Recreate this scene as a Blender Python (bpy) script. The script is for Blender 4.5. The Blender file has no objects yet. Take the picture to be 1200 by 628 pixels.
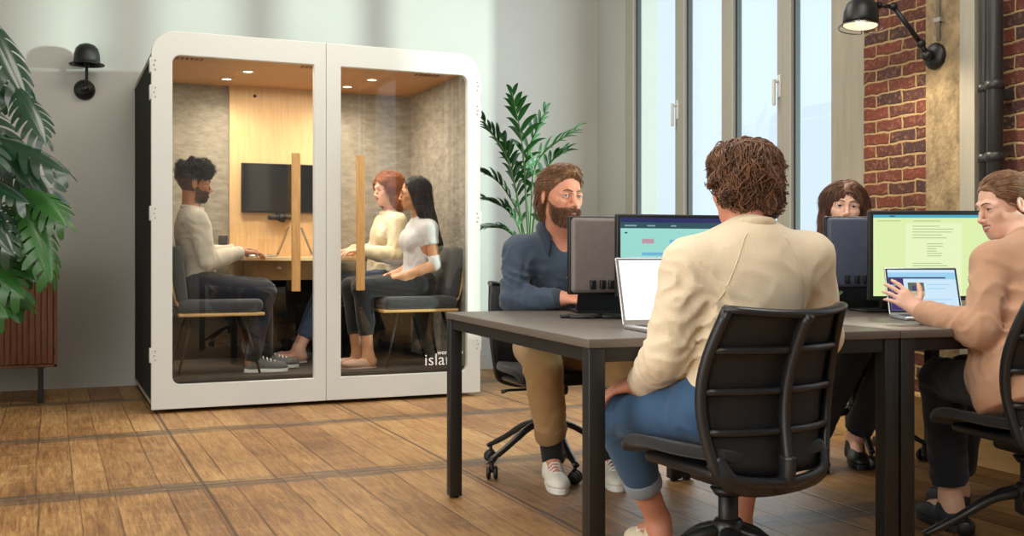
import bpy, bmesh, math, random
import numpy as np
from mathutils import Vector, Matrix
from mathutils.bvhtree import BVHTree

C = bpy.context.scene.collection
PI = math.pi
rng = np.random.default_rng(7)
random.seed(7)

# ------------------------------------------------------------------ camera frame
FPX, HOR, EYE = 1250.0, 297.0, 0.975
YAW = math.radians(23.36)
CF = np.array([math.sin(YAW), math.cos(YAW), 0.0])
CR = np.array([math.cos(YAW), -math.sin(YAW), 0.0])
UPZ = np.array([0.0, 0.0, 1.0])

def L(lat, d, z):
    """point by distance to the side of and ahead of the photographer"""
    return CF * d + CR * lat + np.array([0, 0, z])

def P(px, py, d):
    return L((px - 600) / FPX * d, d, EYE + (HOR - py) / FPX * d)

def nrm(v):
    v = np.asarray(v, float)
    return v / (np.linalg.norm(v) + 1e-12)

def V3(*a):
    return np.array(a, float)

# ------------------------------------------------------------------ materials
def srgb(r, g, b):
    f = lambda c: (c / 255 / 12.92) if c / 255 <= 0.04045 else ((c / 255 + 0.055) / 1.055) ** 2.4
    return (f(r), f(g), f(b), 1.0)

MATS = {}
def mat(name, col=(200, 200, 200), rough=0.5, metal=0.0, spec=0.5, emit=None, estr=0.0, sss=0.0,
        noise=0.0, nscale=20.0, nstretch=(1, 1, 1), bump=0.0, bscale=None, coat=0.0, sheen=0.0, alpha=1.0, col2=None):
    m = bpy.data.materials.new(name)
    m.use_nodes = True
    nt = m.node_tree
    b = nt.nodes['Principled BSDF']
    c = srgb(*col)
    b.inputs['Base Color'].default_value = c
    b.inputs['Roughness'].default_value = rough
    b.inputs['Metallic'].default_value = metal
    b.inputs['Specular IOR Level'].default_value = spec
    if coat: b.inputs['Coat Weight'].default_value = coat
    if sheen: b.inputs['Sheen Weight'].default_value = sheen
    if alpha < 1: b.inputs['Alpha'].default_value = alpha
    if sss:
        b.inputs['Subsurface Weight'].default_value = sss
        b.inputs['Subsurface Radius'].default_value = (1.0, 0.35, 0.2)
        b.inputs['Subsurface Scale'].default_value = 0.008
    if emit:
        b.inputs['Emission Color'].default_value = srgb(*emit)
        b.inputs['Emission Strength'].default_value = estr
    if noise or bump or col2:
        tc = nt.nodes.new('ShaderNodeTexCoord')
        mp = nt.nodes.new('ShaderNodeMapping')
        mp.inputs['Scale'].default_value = nstretch
        nt.links.new(tc.outputs['Object'], mp.inputs['Vector'])
        n = nt.nodes.new('ShaderNodeTexNoise')
        n.inputs['Scale'].default_value = nscale
        n.inputs['Detail'].default_value = 5.0
        n.inputs['Roughness'].default_value = 0.6
        nt.links.new(mp.outputs[0], n.inputs['Vector'])
        if noise or col2:
            mr = nt.nodes.new('ShaderNodeMapRange')
            mr.inputs[1].default_value = 0.3
            mr.inputs[2].default_value = 0.7
            nt.links.new(n.outputs['Fac'], mr.inputs[0])
            mx = nt.nodes.new('ShaderNodeMix')
            mx.data_type = 'RGBA'
            if col2:
                ca, cb = c, srgb(*col2)
            else:
                ca = tuple(x * (1 - noise) for x in c[:3]) + (1,)
                cb = tuple(min(1, x * (1 + noise)) for x in c[:3]) + (1,)
            mx.inputs['A'].default_value = ca
            mx.inputs['B'].default_value = cb
            nt.links.new(mr.outputs[0], mx.inputs['Factor'])
            nt.links.new(mx.outputs['Result'], b.inputs['Base Color'])
        if bump:
            n2 = n
            if bscale:
                n2 = nt.nodes.new('ShaderNodeTexNoise')
                n2.inputs['Scale'].default_value = bscale
                n2.inputs['Detail'].default_value = 4.0
                nt.links.new(mp.outputs[0], n2.inputs['Vector'])
            bp = nt.nodes.new('ShaderNodeBump')
            bp.inputs['Strength'].default_value = bump
            bp.inputs['Distance'].default_value = 0.01
            nt.links.new(n2.outputs['Fac'], bp.inputs['Height'])
            nt.links.new(bp.outputs[0], b.inputs['Normal'])
    MATS[name] = m
    return m

def glass_mat(name, tint=(1, 1, 1), refl=1.0, haze=0.0, cloth=None):
    m = bpy.data.materials.new(name); m.use_nodes = True
    nt = m.node_tree; nt.nodes.clear()
    out = nt.nodes.new('ShaderNodeOutputMaterial')
    t = nt.nodes.new('ShaderNodeBsdfTransparent'); t.inputs[0].default_value = (*tint, 1)
    g = nt.nodes.new('ShaderNodeBsdfGlossy'); g.inputs['Roughness'].default_value = 0.0
    g.inputs['Color'].default_value = (refl, refl, refl, 1)
    f = nt.nodes.new('ShaderNodeFresnel')
    ge = nt.nodes.new('ShaderNodeNewGeometry'); mr = nt.nodes.new('ShaderNodeMapRange')     # the same reflection from either face of the pane
    mr.inputs[3].default_value = 1.5; mr.inputs[4].default_value = 1 / 1.5
    nt.links.new(ge.outputs['Backfacing'], mr.inputs[0]); nt.links.new(mr.outputs[0], f.inputs['IOR'])
    mx = nt.nodes.new('ShaderNodeMixShader')
    nt.links.new(f.outputs[0], mx.inputs[0]); nt.links.new(t.outputs[0], mx.inputs[1]); nt.links.new(g.outputs[0], mx.inputs[2])
    nt.links.new(mx.outputs[0], out.inputs[0])
    MATS[name] = m
    return m

def mesh_fabric(name, col, op):
    """black open mesh cloth: part of it is holes"""
    m = bpy.data.materials.new(name); m.use_nodes = True
    nt = m.node_tree
    b = nt.nodes['Principled BSDF']
    b.inputs['Base Color'].default_value = srgb(*col); b.inputs['Roughness'].default_value = 0.6
    out = nt.nodes['Material Output']
    t = nt.nodes.new('ShaderNodeBsdfTransparent')
    mx = nt.nodes.new('ShaderNodeMixShader'); mx.inputs[0].default_value = op
    nt.links.new(t.outputs[0], mx.inputs[1]); nt.links.new(b.outputs[0], mx.inputs[2]); nt.links.new(mx.outputs[0], out.inputs[0])
    MATS[name] = m
    return m

# ------------------------------------------------------------------ mesh builder
class MB:
    def __init__(s):
        s.v, s.f, s.mi, s.cur, s.sm, s.smooth = [], [], [], 0, [], False
    def add(s, vs, fs):
        o = len(s.v)
        s.v.extend([tuple(map(float, p)) for p in vs])
        for f in fs:
            s.f.append(tuple(o + i for i in f)); s.mi.append(s.cur); s.sm.append(s.smooth)
        return s
    def box(s, lo, hi, M=None):
        x0, y0, z0 = lo; x1, y1, z1 = hi
        vs = [(x0, y0, z0), (x1, y0, z0), (x1, y1, z0), (x0, y1, z0), (x0, y0, z1), (x1, y0, z1), (x1, y1, z1), (x0, y1, z1)]
        if M is not None: vs = [M @ Vector(v) for v in vs]
        s.add(vs, [(3, 2, 1, 0), (4, 5, 6, 7), (0, 1, 5, 4), (1, 2, 6, 5), (2, 3, 7, 6), (3, 0, 4, 7)])
        return s
    def rbox(s, lo, hi, r=0.01, n=3, M=None):
        bm = bmesh.new()
        sz = [hi[i] - lo[i] for i in range(3)]; ce = [(hi[i] + lo[i]) / 2 for i in range(3)]
        bmesh.ops.create_cube(bm, size=1.0, matrix=Matrix.Translation(ce) @ Matrix.Diagonal((*sz, 1)))
        bmesh.ops.bevel(bm, geom=bm.edges[:] + bm.verts[:], offset=min(r, min(sz) * 0.49), segments=n, affect='EDGES', profile=0.5)
        bm.verts.ensure_lookup_table()
        vs = [(M @ v.co) if M is not None else v.co.copy() for v in bm.verts]
        fs = [[v.index for v in f.verts] for f in bm.faces]
        bm.free()
        sm = s.smooth; s.smooth = True
        s.add(vs, fs); s.smooth = sm
        return s
    def tube(s, path, rad, n=10, caps=True, flat=None):
        """sweep along points; rad number or list; flat=(sideways factor, up factor)"""
        path = [np.asarray(p, float) for p in path]
        m = len(path)
        rs = [rad] * m if np.isscalar(rad) else list(rad)
        tang = []
        for i in range(m):
            a = path[max(0, i - 1)]; b = path[min(m - 1, i + 1)]
            tang.append(nrm(b - a))
        ref = V3(0, 0, 1) if abs(tang[0][2]) < 0.9 else V3(1, 0, 0)
        u = nrm(np.cross(tang[0], ref))
        vs, fs = [], []
        for i in range(m):
            t = tang[i]
            u = nrm(u - t * np.dot(u, t)); w = np.cross(t, u)
            fx, fy = flat if flat else (1, 1)
            for k in range(n):
                a = 2 * PI * k / n
                vs.append(path[i] + rs[i] * (fx * math.cos(a) * u + fy * math.sin(a) * w))
        for i in range(m - 1):
            for k in range(n):
                k2 = (k + 1) % n
                fs.append((i * n + k, i * n + k2, (i + 1) * n + k2, (i + 1) * n + k))
        if caps:
            fs.append(tuple(range(n - 1, -1, -1))); fs.append(tuple((m - 1) * n + k for k in range(n)))
        sm = s.smooth; s.smooth = True
        s.add(vs, fs); s.smooth = sm
        return s
    def lathe(s, prof, n=24, M=None, cap=True):
        """prof: list of (r, z)"""
        vs, fs = [], []
        m = len(prof)
        for (r, z) in prof:
            for k in range(n):
                a = 2 * PI * k / n
                p = Vector((r * math.cos(a), r * math.sin(a), z))
                vs.append(M @ p if M is not None else p)
        for i in range(m - 1):
            for k in range(n):
                k2 = (k + 1) % n
                fs.append((i * n + k, i * n + k2, (i + 1) * n + k2, (i + 1) * n + k))
        if cap:
            if prof[0][0] > 1e-5: fs.append(tuple(range(n - 1, -1, -1)))
            if prof[-1][0] > 1e-5: fs.append(tuple((m - 1) * n + k for k in range(n)))
        sm = s.smooth; s.smooth = True
        s.add(vs, fs); s.smooth = sm
        return s
    def prism(s, pts, a, b, axis='y', M=None):
        """closed outline (2-D points) pushed between a and b along an axis"""
        n = len(pts)
        def mk(p, t):
            q = {'y': (p[0], t, p[1]), 'z': (p[0], p[1], t), 'x': (t, p[0], p[1])}[axis]
            return M @ Vector(q) if M is not None else q
        vs = [mk(p, a) for p in pts] + [mk(p, b) for p in pts]
        fs = [tuple(range(n)), tuple(range(2 * n - 1, n - 1, -1))]
        for i in range(n):
            j = (i + 1) % n
            fs.append((i, i + n, j + n, j))
        s.add(vs, fs)
        return s
    def ring(s, outer, inner, a, b, axis='y'):
        """frame between two outlines with the same number of points"""
        n = len(outer)
        mk = lambda p, t: {'y': (p[0], t, p[1]), 'z': (p[0], p[1], t), 'x': (t, p[0], p[1])}[axis]
        vs = [mk(p, a) for p in outer] + [mk(p, a) for p in inner] + [mk(p, b) for p in outer] + [mk(p, b) for p in inner]
        fs = []
        for i in range(n):
            j = (i + 1) % n
            fs += [(i, j, n + j, n + i), (2 * n + j, 2 * n + i, 3 * n + i, 3 * n + j),
                   (j, i, 2 * n + i, 2 * n + j), (n + i, n + j, 3 * n + j, 3 * n + i)]
        s.add(vs, fs)
        return s
    def build(s, name, mats, parent=None, origin=None, bevel=0.0, autosmooth=True, normals=True):
        me = bpy.data.meshes.new(name)
        o3 = np.zeros(3) if origin is None else np.asarray(origin, float)
        v = np.array(s.v, float) - o3
        me.from_pydata(v.tolist(), [], s.f)
        me.polygons.foreach_set('material_index', s.mi)
        me.polygons.foreach_set('use_smooth', s.sm)
        for m in (mats if isinstance(mats, (list, tuple)) else [mats]): me.materials.append(m)
        if normals:
            bm = bmesh.new(); bm.from_mesh(me); bmesh.ops.recalc_face_normals(bm, faces=bm.faces); bm.to_mesh(me); bm.free()
        me.update()
        ob = bpy.data.objects.new(name, me); C.objects.link(ob)
        if bevel:
            md = ob.modifiers.new('bevel', 'BEVEL'); md.width = bevel; md.segments = 2; md.limit_method = 'ANGLE'; md.angle_limit = 0.7
        if origin is not None: ob.location = o3
        if parent is not None: ob.parent = parent
        return ob

def tag(o, label=None, cat=None, group=None, kind=None):
    if label: o['label'] = label
    if cat: o['category'] = cat
    if group: o['group'] = group
    if kind: o['kind'] = kind
    return o

def empty(name, loc=(0, 0, 0), rz=0.0, label=None, cat=None, group=None, kind=None):
    o = bpy.data.objects.new(name, None); C.objects.link(o)
    o.location = tuple(map(float, loc)); o.rotation_euler = (0, 0, rz); o.empty_display_size = 0.1
    return tag(o, label, cat, group, kind)

def kids(o):
    return [c for c in bpy.data.objects if c.parent == o]

def copy_tree(o, parent=None):
    c = o.copy(); C.objects.link(c)
    if parent is not None: c.parent = parent
    for ch in kids(o): copy_tree(ch, c)
    return c

def struct(o):
    o['kind'] = 'structure'
    return o

def rounded_rect(x0, z0, x1, z1, r, n=8):
    """outline with a radius per corner: (bl, br, tr, tl); the count of points is always 4*(n+1)"""
    if np.isscalar(r): r = (r,) * 4
    pts = []
    for (cx, cz, a0, rr) in ((x0, z0, PI, r[0]), (x1, z0, 1.5 * PI, r[1]), (x1, z1, 0, r[2]), (x0, z1, 0.5 * PI, r[3])):
        rr = max(rr, 1e-4)
        ccx = cx + rr if cx == x0 else cx - rr
        ccz = cz + rr if cz == z0 else cz - rr
        for i in range(n + 1):
            a = a0 + 0.5 * PI * i / n
            pts.append((ccx + rr * math.cos(a), ccz + rr * math.sin(a)))
    return pts

def bez(p, n=12):
    """smooth path through control points (Catmull-Rom)"""
    p = [np.asarray(q, float) for q in p]
    q = [2 * p[0] - p[1]] + p + [2 * p[-1] - p[-2]]
    out = []
    for i in range(1, len(q) - 2):
        for k in range(n):
            t = k / n
            a, b, c, d = q[i - 1], q[i], q[i + 1], q[i + 2]
            out.append(0.5 * ((2 * b) + (-a + c) * t + (2 * a - 5 * b + 4 * c - d) * t * t + (-a + 3 * b - 3 * c + d) * t ** 3))
    out.append(p[-1])
    return out

# ------------------------------------------------------------------ implicit surfaces (bodies, clothes, hair)
def axis_pts(lo, hi, h, fine=()):
    """grid lines between lo and hi, spacing h, closer inside the fine intervals (a, b, hf)"""
    out = [lo]
    while out[-1] < hi:
        x = out[-1]; s = h
        for (a, b, hf) in fine:
            if a - h * 0.5 <= x <= b: s = min(s, hf)
        out.append(x + s)
    return np.array(out)

class VNoise:
    def __init__(s, seed):
        s.g = np.random.default_rng(seed).random((24, 24, 24)).astype(np.float32)
    def __call__(s, p):
        i = np.floor(p).astype(int); f = p - i; f = f * f * (3 - 2 * f)
        r = 0
        for dx in (0, 1):
            for dy in (0, 1):
                for dz in (0, 1):
                    w = (f[:, 0] if dx else 1 - f[:, 0]) * (f[:, 1] if dy else 1 - f[:, 1]) * (f[:, 2] if dz else 1 - f[:, 2])
                    r = r + w * s.g[(i[:, 0] + dx) % 24, (i[:, 1] + dy) % 24, (i[:, 2] + dz) % 24]
        return r
VN = VNoise(3)

class SDF:
    def __init__(s, lo, hi, h, fine=None):
        fine = fine or [(), (), ()]
        s.ax = [axis_pts(lo[i], hi[i], h, fine[i]) for i in range(3)]
        s.F = np.full([len(a) for a in s.ax], 1.0, np.float32)
        s.inf = 0.0
    def _win(s, lo, hi):
        sl = []
        for i in range(3):
            a = max(0, np.searchsorted(s.ax[i], lo[i]) - 1); b = min(len(s.ax[i]), np.searchsorted(s.ax[i], hi[i]) + 1)
            if b <= a: return None
            sl.append(slice(a, b))
        X = s.ax[0][sl[0]][:, None, None]; Y = s.ax[1][sl[1]][None, :, None]; Z = s.ax[2][sl[2]][None, None, :]
        return tuple(sl), X, Y, Z
    def _op(s, sl, d, k, op):
        A = s.F[sl]; d = d.astype(np.float32)
        if op == 'add':
            h = np.maximum(k - np.abs(A - d), 0) / k
            s.F[sl] = np.minimum(A, d) - h * h * k * 0.25
        elif op == 'sub':
            h = np.maximum(k - np.abs(A + d), 0) / k
            s.F[sl] = np.maximum(A, -d) + h * h * k * 0.25
    def cap(s, a, b, ra, rb=None, k=0.02, op='add'):
        rb = ra if rb is None else rb
        a = np.asarray(a, float); b = np.asarray(b, float)
        ra, rb = ra + s.inf, rb + s.inf
        m = max(ra, rb) + k + 0.02
        w = s._win(np.minimum(a, b) - m, np.maximum(a, b) + m)
        if w is None: return s
        sl, X, Y, Z = w
        ab = b - a; L2 = float(ab @ ab) + 1e-12
        t = np.clip(((X - a[0]) * ab[0] + (Y - a[1]) * ab[1] + (Z - a[2]) * ab[2]) / L2, 0, 1)
        d = np.sqrt((X - a[0] - t * ab[0]) ** 2 + (Y - a[1] - t * ab[1]) ** 2 + (Z - a[2] - t * ab[2]) ** 2) - (ra + (rb - ra) * t)
        s._op(sl, d, k, op)
        return s
    def ell(s, c, r, R=None, k=0.02, op='add'):
        c = np.asarray(c, float); r = np.asarray(r, float) + s.inf
        R = np.eye(3) if R is None else R
        m = max(r) + k + 0.02
        ext = np.sqrt(((R * (r + k + 0.02)) ** 2).sum(1))
        w = s._win(c - ext, c + ext)
        if w is None: return s
        sl, X, Y, Z = w
        q = [(X - c[0]) * R[0, i] + (Y - c[1]) * R[1, i] + (Z - c[2]) * R[2, i] for i in range(3)]
        k0 = np.sqrt((q[0] / r[0]) ** 2 + (q[1] / r[1]) ** 2 + (q[2] / r[2]) ** 2)
        k1 = np.sqrt((q[0] / r[0] ** 2) ** 2 + (q[1] / r[1] ** 2) ** 2 + (q[2] / r[2] ** 2) ** 2) + 1e-9
        s._op(sl, k0 * (k0 - 1) / k1, k, op)
        return s
    def chain(s, pts, rad, k=0.01, op='add'):
        n = len(pts); rs = [rad] * n if np.isscalar(rad) else rad
        for i in range(n - 1): s.cap(pts[i], pts[i + 1], rs[i], rs[i + 1], k, op)
        return s
    def plane(s, p, n, where=None, rad=None, k=0.006):
        """cut away what lies on the side n points to; only inside a ball if rad is given"""
        p = np.asarray(p, float); n = nrm(n)
        lo, hi = ([a[0] for a in s.ax], [a[-1] for a in s.ax]) if rad is None else (p - rad, p + rad)
        w = s._win(lo, hi)
        if w is None: return s
        sl, X, Y, Z = w
        d = (X - p[0]) * n[0] + (Y - p[1]) * n[1] + (Z - p[2]) * n[2]
        if rad is not None:
            rr = np.sqrt((X - p[0]) ** 2 + (Y - p[1]) ** 2 + (Z - p[2]) ** 2) - rad
            d = np.minimum(d, -rr)
        A = s.F[sl]; s.F[sl] = np.maximum(A, d.astype(np.float32))
        return s
    def near(s, band):
        idx = np.nonzero(np.abs(s.F) < band)
        pts = np.stack([s.ax[i][idx[i]] for i in range(3)], 1)
        return idx, pts
    def rough(s, amp, freq, seed=0, stretch=(1, 1, 1), band=0.03):
        idx, p = s.near(band)
        n = VN(p * freq * np.array(stretch) + seed * 3.7) - 0.5
        s.F[idx] += (amp * 2 * n).astype(np.float32)
        return s
    def folds(s, c, rad, along, amp, freq, seed=0, twist=0.0):
        """cloth folds around a joint: ridges across the direction ALONG, fading away from c"""
        idx, p = s.near(0.03)
        c = np.asarray(c, float); a = nrm(along)
        q = p - c
        w = np.exp(-(q ** 2).sum(1) / (rad * rad))
        sel = w > 0.03
        if not sel.any(): return s
        q = q[sel]; w = w[sel]
        t = q @ a
        warp = VN(p[sel] * 14 + seed * 5.1) * 2.2
        ph = t * freq + warp + twist * (q @ np.cross(a, V3(0.3, 0.5, 0.8)))
        r = np.abs(np.sin(ph * PI)) ** 0.8 - 0.55
        n = VN(p[sel] * 9 + seed)
        I = tuple(i[sel] for i in idx)
        s.F[I] += (amp * w * r * (0.4 + 1.2 * n)).astype(np.float32)
        return s
    def mesh(s):
        F, (xs, ys, zs) = s.F, s.ax
        S = F < 0
        nx, ny, nz = F.shape
        cs = np.zeros((nx - 1, ny - 1, nz - 1), np.int8)
        for dx in (0, 1):
            for dy in (0, 1):
                for dz in (0, 1):
                    cs += S[dx:nx - 1 + dx, dy:ny - 1 + dy, dz:nz - 1 + dz]
        ci = np.nonzero((cs > 0) & (cs < 8))
        K = len(ci[0])
        ids = np.full(cs.shape, -1, np.int32); ids[ci] = np.arange(K)
        co = [(a, b, c) for a in (0, 1) for b in (0, 1) for c in (0, 1)]
        val = {q: F[ci[0] + q[0], ci[1] + q[1], ci[2] + q[2]].astype(float) for q in co}
        acc = np.zeros((K, 3)); cnt = np.zeros(K)
        base = [(xs[ci[0]], xs[ci[0] + 1]), (ys[ci[1]], ys[ci[1] + 1]), (zs[ci[2]], zs[ci[2] + 1])]
        for q in co:
            for ax in range(3):
                if q[ax] == 1: continue
                q2 = list(q); q2[ax] = 1; q2 = tuple(q2)
                va, vb = val[q], val[q2]
                cr = (va < 0) != (vb < 0)
                t = np.where(cr, va / np.where(cr, va - vb, 1), 0)
                pt = np.stack([base[i][q[i]] + (t * (base[i][1] - base[i][0]) if i == ax else 0) for i in range(3)], 1)
                acc[cr] += pt[cr]; cnt[cr] += 1
        verts = acc / cnt[:, None]
        faces = []
        for ax in range(3):
            A = np.take(S, range(0, S.shape[ax] - 1), ax); B = np.take(S, range(1, S.shape[ax]), ax)
            e = np.nonzero(A != B)
            o1, o2 = [(1, 2), (2, 0), (0, 1)][ax]
            ok = (e[o1] > 0) & (e[o2] > 0) & (e[o1] < S.shape[o1] - 1) & (e[o2] < S.shape[o2] - 1)
            e = [q[ok] for q in e]
            inside = A[tuple(e)]
            quad = []
            for (d1, d2) in ((-1, -1), (0, -1), (0, 0), (-1, 0)):
                c = [q.copy() for q in e]; c[o1] = c[o1] + d1; c[o2] = c[o2] + d2
                quad.append(ids[tuple(c)])
            quad = np.stack(quad, 1)
            quad[~inside] = quad[~inside][:, ::-1]
            faces.append(quad)
        faces = np.concatenate(faces)
        faces = faces[(faces >= 0).all(1)]
        return verts, faces
    def obj(s, name, mats, parent=None, origin=(0, 0, 0), relax=1, decimate=None, matfn=None, keep=None):
        v, f = s.mesh()
        if keep is None:
            v, f = biggest(v, f)
        for _ in range(relax): v = relax_mesh(v, f, 0.5)
        return np_obj(name, v, f, mats, parent, origin, decimate, matfn)

def relax_mesh(v, f, w):
    n = len(v)
    acc = np.zeros_like(v); cnt = np.zeros(n)
    for a, b in ((0, 1), (1, 2), (2, 3), (3, 0)):
        np.add.at(acc, f[:, a], v[f[:, b]]); np.add.at(cnt, f[:, a], 1)
        np.add.at(acc, f[:, b], v[f[:, a]]); np.add.at(cnt, f[:, b], 1)
    return v * (1 - w) + w * acc / np.maximum(cnt, 1)[:, None]

def biggest(v, f):
    """the largest connected piece"""
    lab = np.arange(len(v))
    while True:
        m = lab[f].min(1)
        new = lab.copy()
        for i in range(4): np.minimum.at(new, f[:, i], m)
        new = new[new]
        if (new == lab).all(): break
        lab = new
    u, c = np.unique(lab, return_counts=True)
    kk = lab == u[c.argmax()]
    f = f[kk[f[:, 0]]]
    re = np.cumsum(kk) - 1
    return v[kk], re[f]

def np_obj(name, v, f, mats, parent=None, origin=(0, 0, 0), decimate=None, matfn=None, smooth=True):
    o3 = np.asarray(origin, float)
    me = bpy.data.meshes.new(name)
    me.vertices.add(len(v)); me.vertices.foreach_set('co', (v - o3).astype(np.float32).ravel())
    k = f.shape[1]
    me.loops.add(f.size); me.loops.foreach_set('vertex_index', f.astype(np.int32).ravel())
    me.polygons.add(len(f)); me.polygons.foreach_set('loop_start', np.arange(0, f.size, k, dtype=np.int32))
    me.update(calc_edges=True)
    for m in (mats if isinstance(mats, (list, tuple)) else [mats]): me.materials.append(m)
    ob = bpy.data.objects.new(name, me); C.objects.link(ob)
    if decimate:
        md = ob.modifiers.new('dec', 'DECIMATE'); md.ratio = decimate
        dg = bpy.context.evaluated_depsgraph_get()
        me2 = bpy.data.meshes.new_from_object(ob.evaluated_get(dg))
        ob.modifiers.clear(); ob.data = me2; bpy.data.meshes.remove(me); me = me2; me.name = name
    if matfn is not None:
        n = len(me.polygons)
        cen = np.empty(n * 3, np.float32); me.polygons.foreach_get('center', cen)
        mi = matfn(cen.reshape(-1, 3) + o3)
        me.polygons.foreach_set('material_index', mi.astype(np.int32))
    me.polygons.foreach_set('use_smooth', np.full(len(me.polygons), smooth))
    me.update()
    ob.location = tuple(o3)
    if parent is not None:
        ob.parent = parent; ob.location = tuple(o3 - np.array(parent.location))
    return ob
# ------------------------------------------------------------------ materials of the place
mat('wall_paint', (196, 196, 190), 0.85, noise=0.03, nscale=1.5)
mat('white_paint', (214, 217, 213), 0.45)
mat('ceiling_paint', (200, 200, 196), 0.9)
mat('black_metal', (22, 22, 23), 0.42, metal=0.0, spec=0.5)
mat('black_plastic', (15, 15, 17), 0.45)
mat('dark_grey_plastic', (52, 53, 56), 0.42)
mat('grey_metal', (120, 120, 122), 0.35, metal=0.9)
mat('chrome', (190, 190, 190), 0.18, metal=1.0)
mat('window_frame', (176, 172, 160), 0.5)
mat('window_frame_light', (226, 226, 220), 0.45)
mat('dark_gasket', (44, 48, 56), 0.5)
mat('felt_dark', (43, 44, 42), 0.95, noise=0.35, nscale=90, bump=0.25, spec=0.2)
mat('felt_beige', (150, 144, 132), 0.95, noise=0.27, nscale=16, nstretch=(0.7, 0.7, 1.6), bump=0.5, bscale=30)
mat('birch', (226, 192, 144), 0.45, noise=0.12, nscale=9, nstretch=(6, 6, 0.5), col2=(212, 174, 122))
mat('birch_edge', (214, 172, 112), 0.5, noise=0.1, nscale=12, nstretch=(1, 1, 6))
mat('oak_handle', (214, 172, 112), 0.45, noise=0.12, nscale=10, nstretch=(8, 8, 0.6), col2=(190, 142, 84))
mat('booth_ceiling_wood', (196, 148, 96), 0.5, noise=0.1, nscale=8, nstretch=(0.6, 6, 1))
mat('booth_carpet', (58, 57, 54), 0.95, noise=0.3, nscale=160, bump=0.3)
glass_mat('booth_glass', (0.975, 0.985, 0.98), 1.0)
glass_mat('window_glass', (0.985, 0.99, 0.99), 1.0)
mat('lamp_lit', (255, 240, 215), 0.4, emit=(255, 226, 180), estr=9.0)
mat('bulb_lit', (255, 246, 235), 0.4, emit=(255, 236, 205), estr=5.0)
mat('white_letter', (240, 240, 240), 0.5)
mat('walnut', (134, 88, 60), 0.5, noise=0.35, nscale=14, nstretch=(5, 5, 0.45), col2=(92, 57, 39))
mat('table_laminate', (102, 93, 85), 0.38, noise=0.05, nscale=60, spec=0.5)
mat('table_edge', (72, 66, 60), 0.5)
mat('table_steel', (27, 26, 25), 0.45)
mat('pipe_paint', (48, 47, 46), 0.4)
mat('pale_trim', (168, 162, 146), 0.6, noise=0.08, nscale=6, nstretch=(4, 4, 0.4))
mat('galvanised', (170, 168, 160), 0.4, metal=0.5)

def nodes(m):
    nt = m.node_tree
    return nt, (lambda t: nt.nodes.new(t)), nt.links.new, nt.nodes['Principled BSDF']

def math_node(nt, op, a, b=None, c=None):
    n = nt.nodes.new('ShaderNodeMath'); n.operation = op
    for i, x in enumerate((a, b, c)):
        if x is None: continue
        if isinstance(x, (int, float)): n.inputs[i].default_value = x
        else: nt.links.new(x, n.inputs[i])
    return n.outputs[0]

def mix_col(nt, f, a, b, mode='MIX'):
    n = nt.nodes.new('ShaderNodeMix'); n.data_type = 'RGBA'; n.blend_type = mode
    for key, x in (('Factor', f), ('A', a), ('B', b)):
        if isinstance(x, (int, float)): n.inputs[key].default_value = x
        elif isinstance(x, tuple): n.inputs[key].default_value = x
        else: nt.links.new(x, n.inputs[key])
    return n.outputs['Result']

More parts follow.
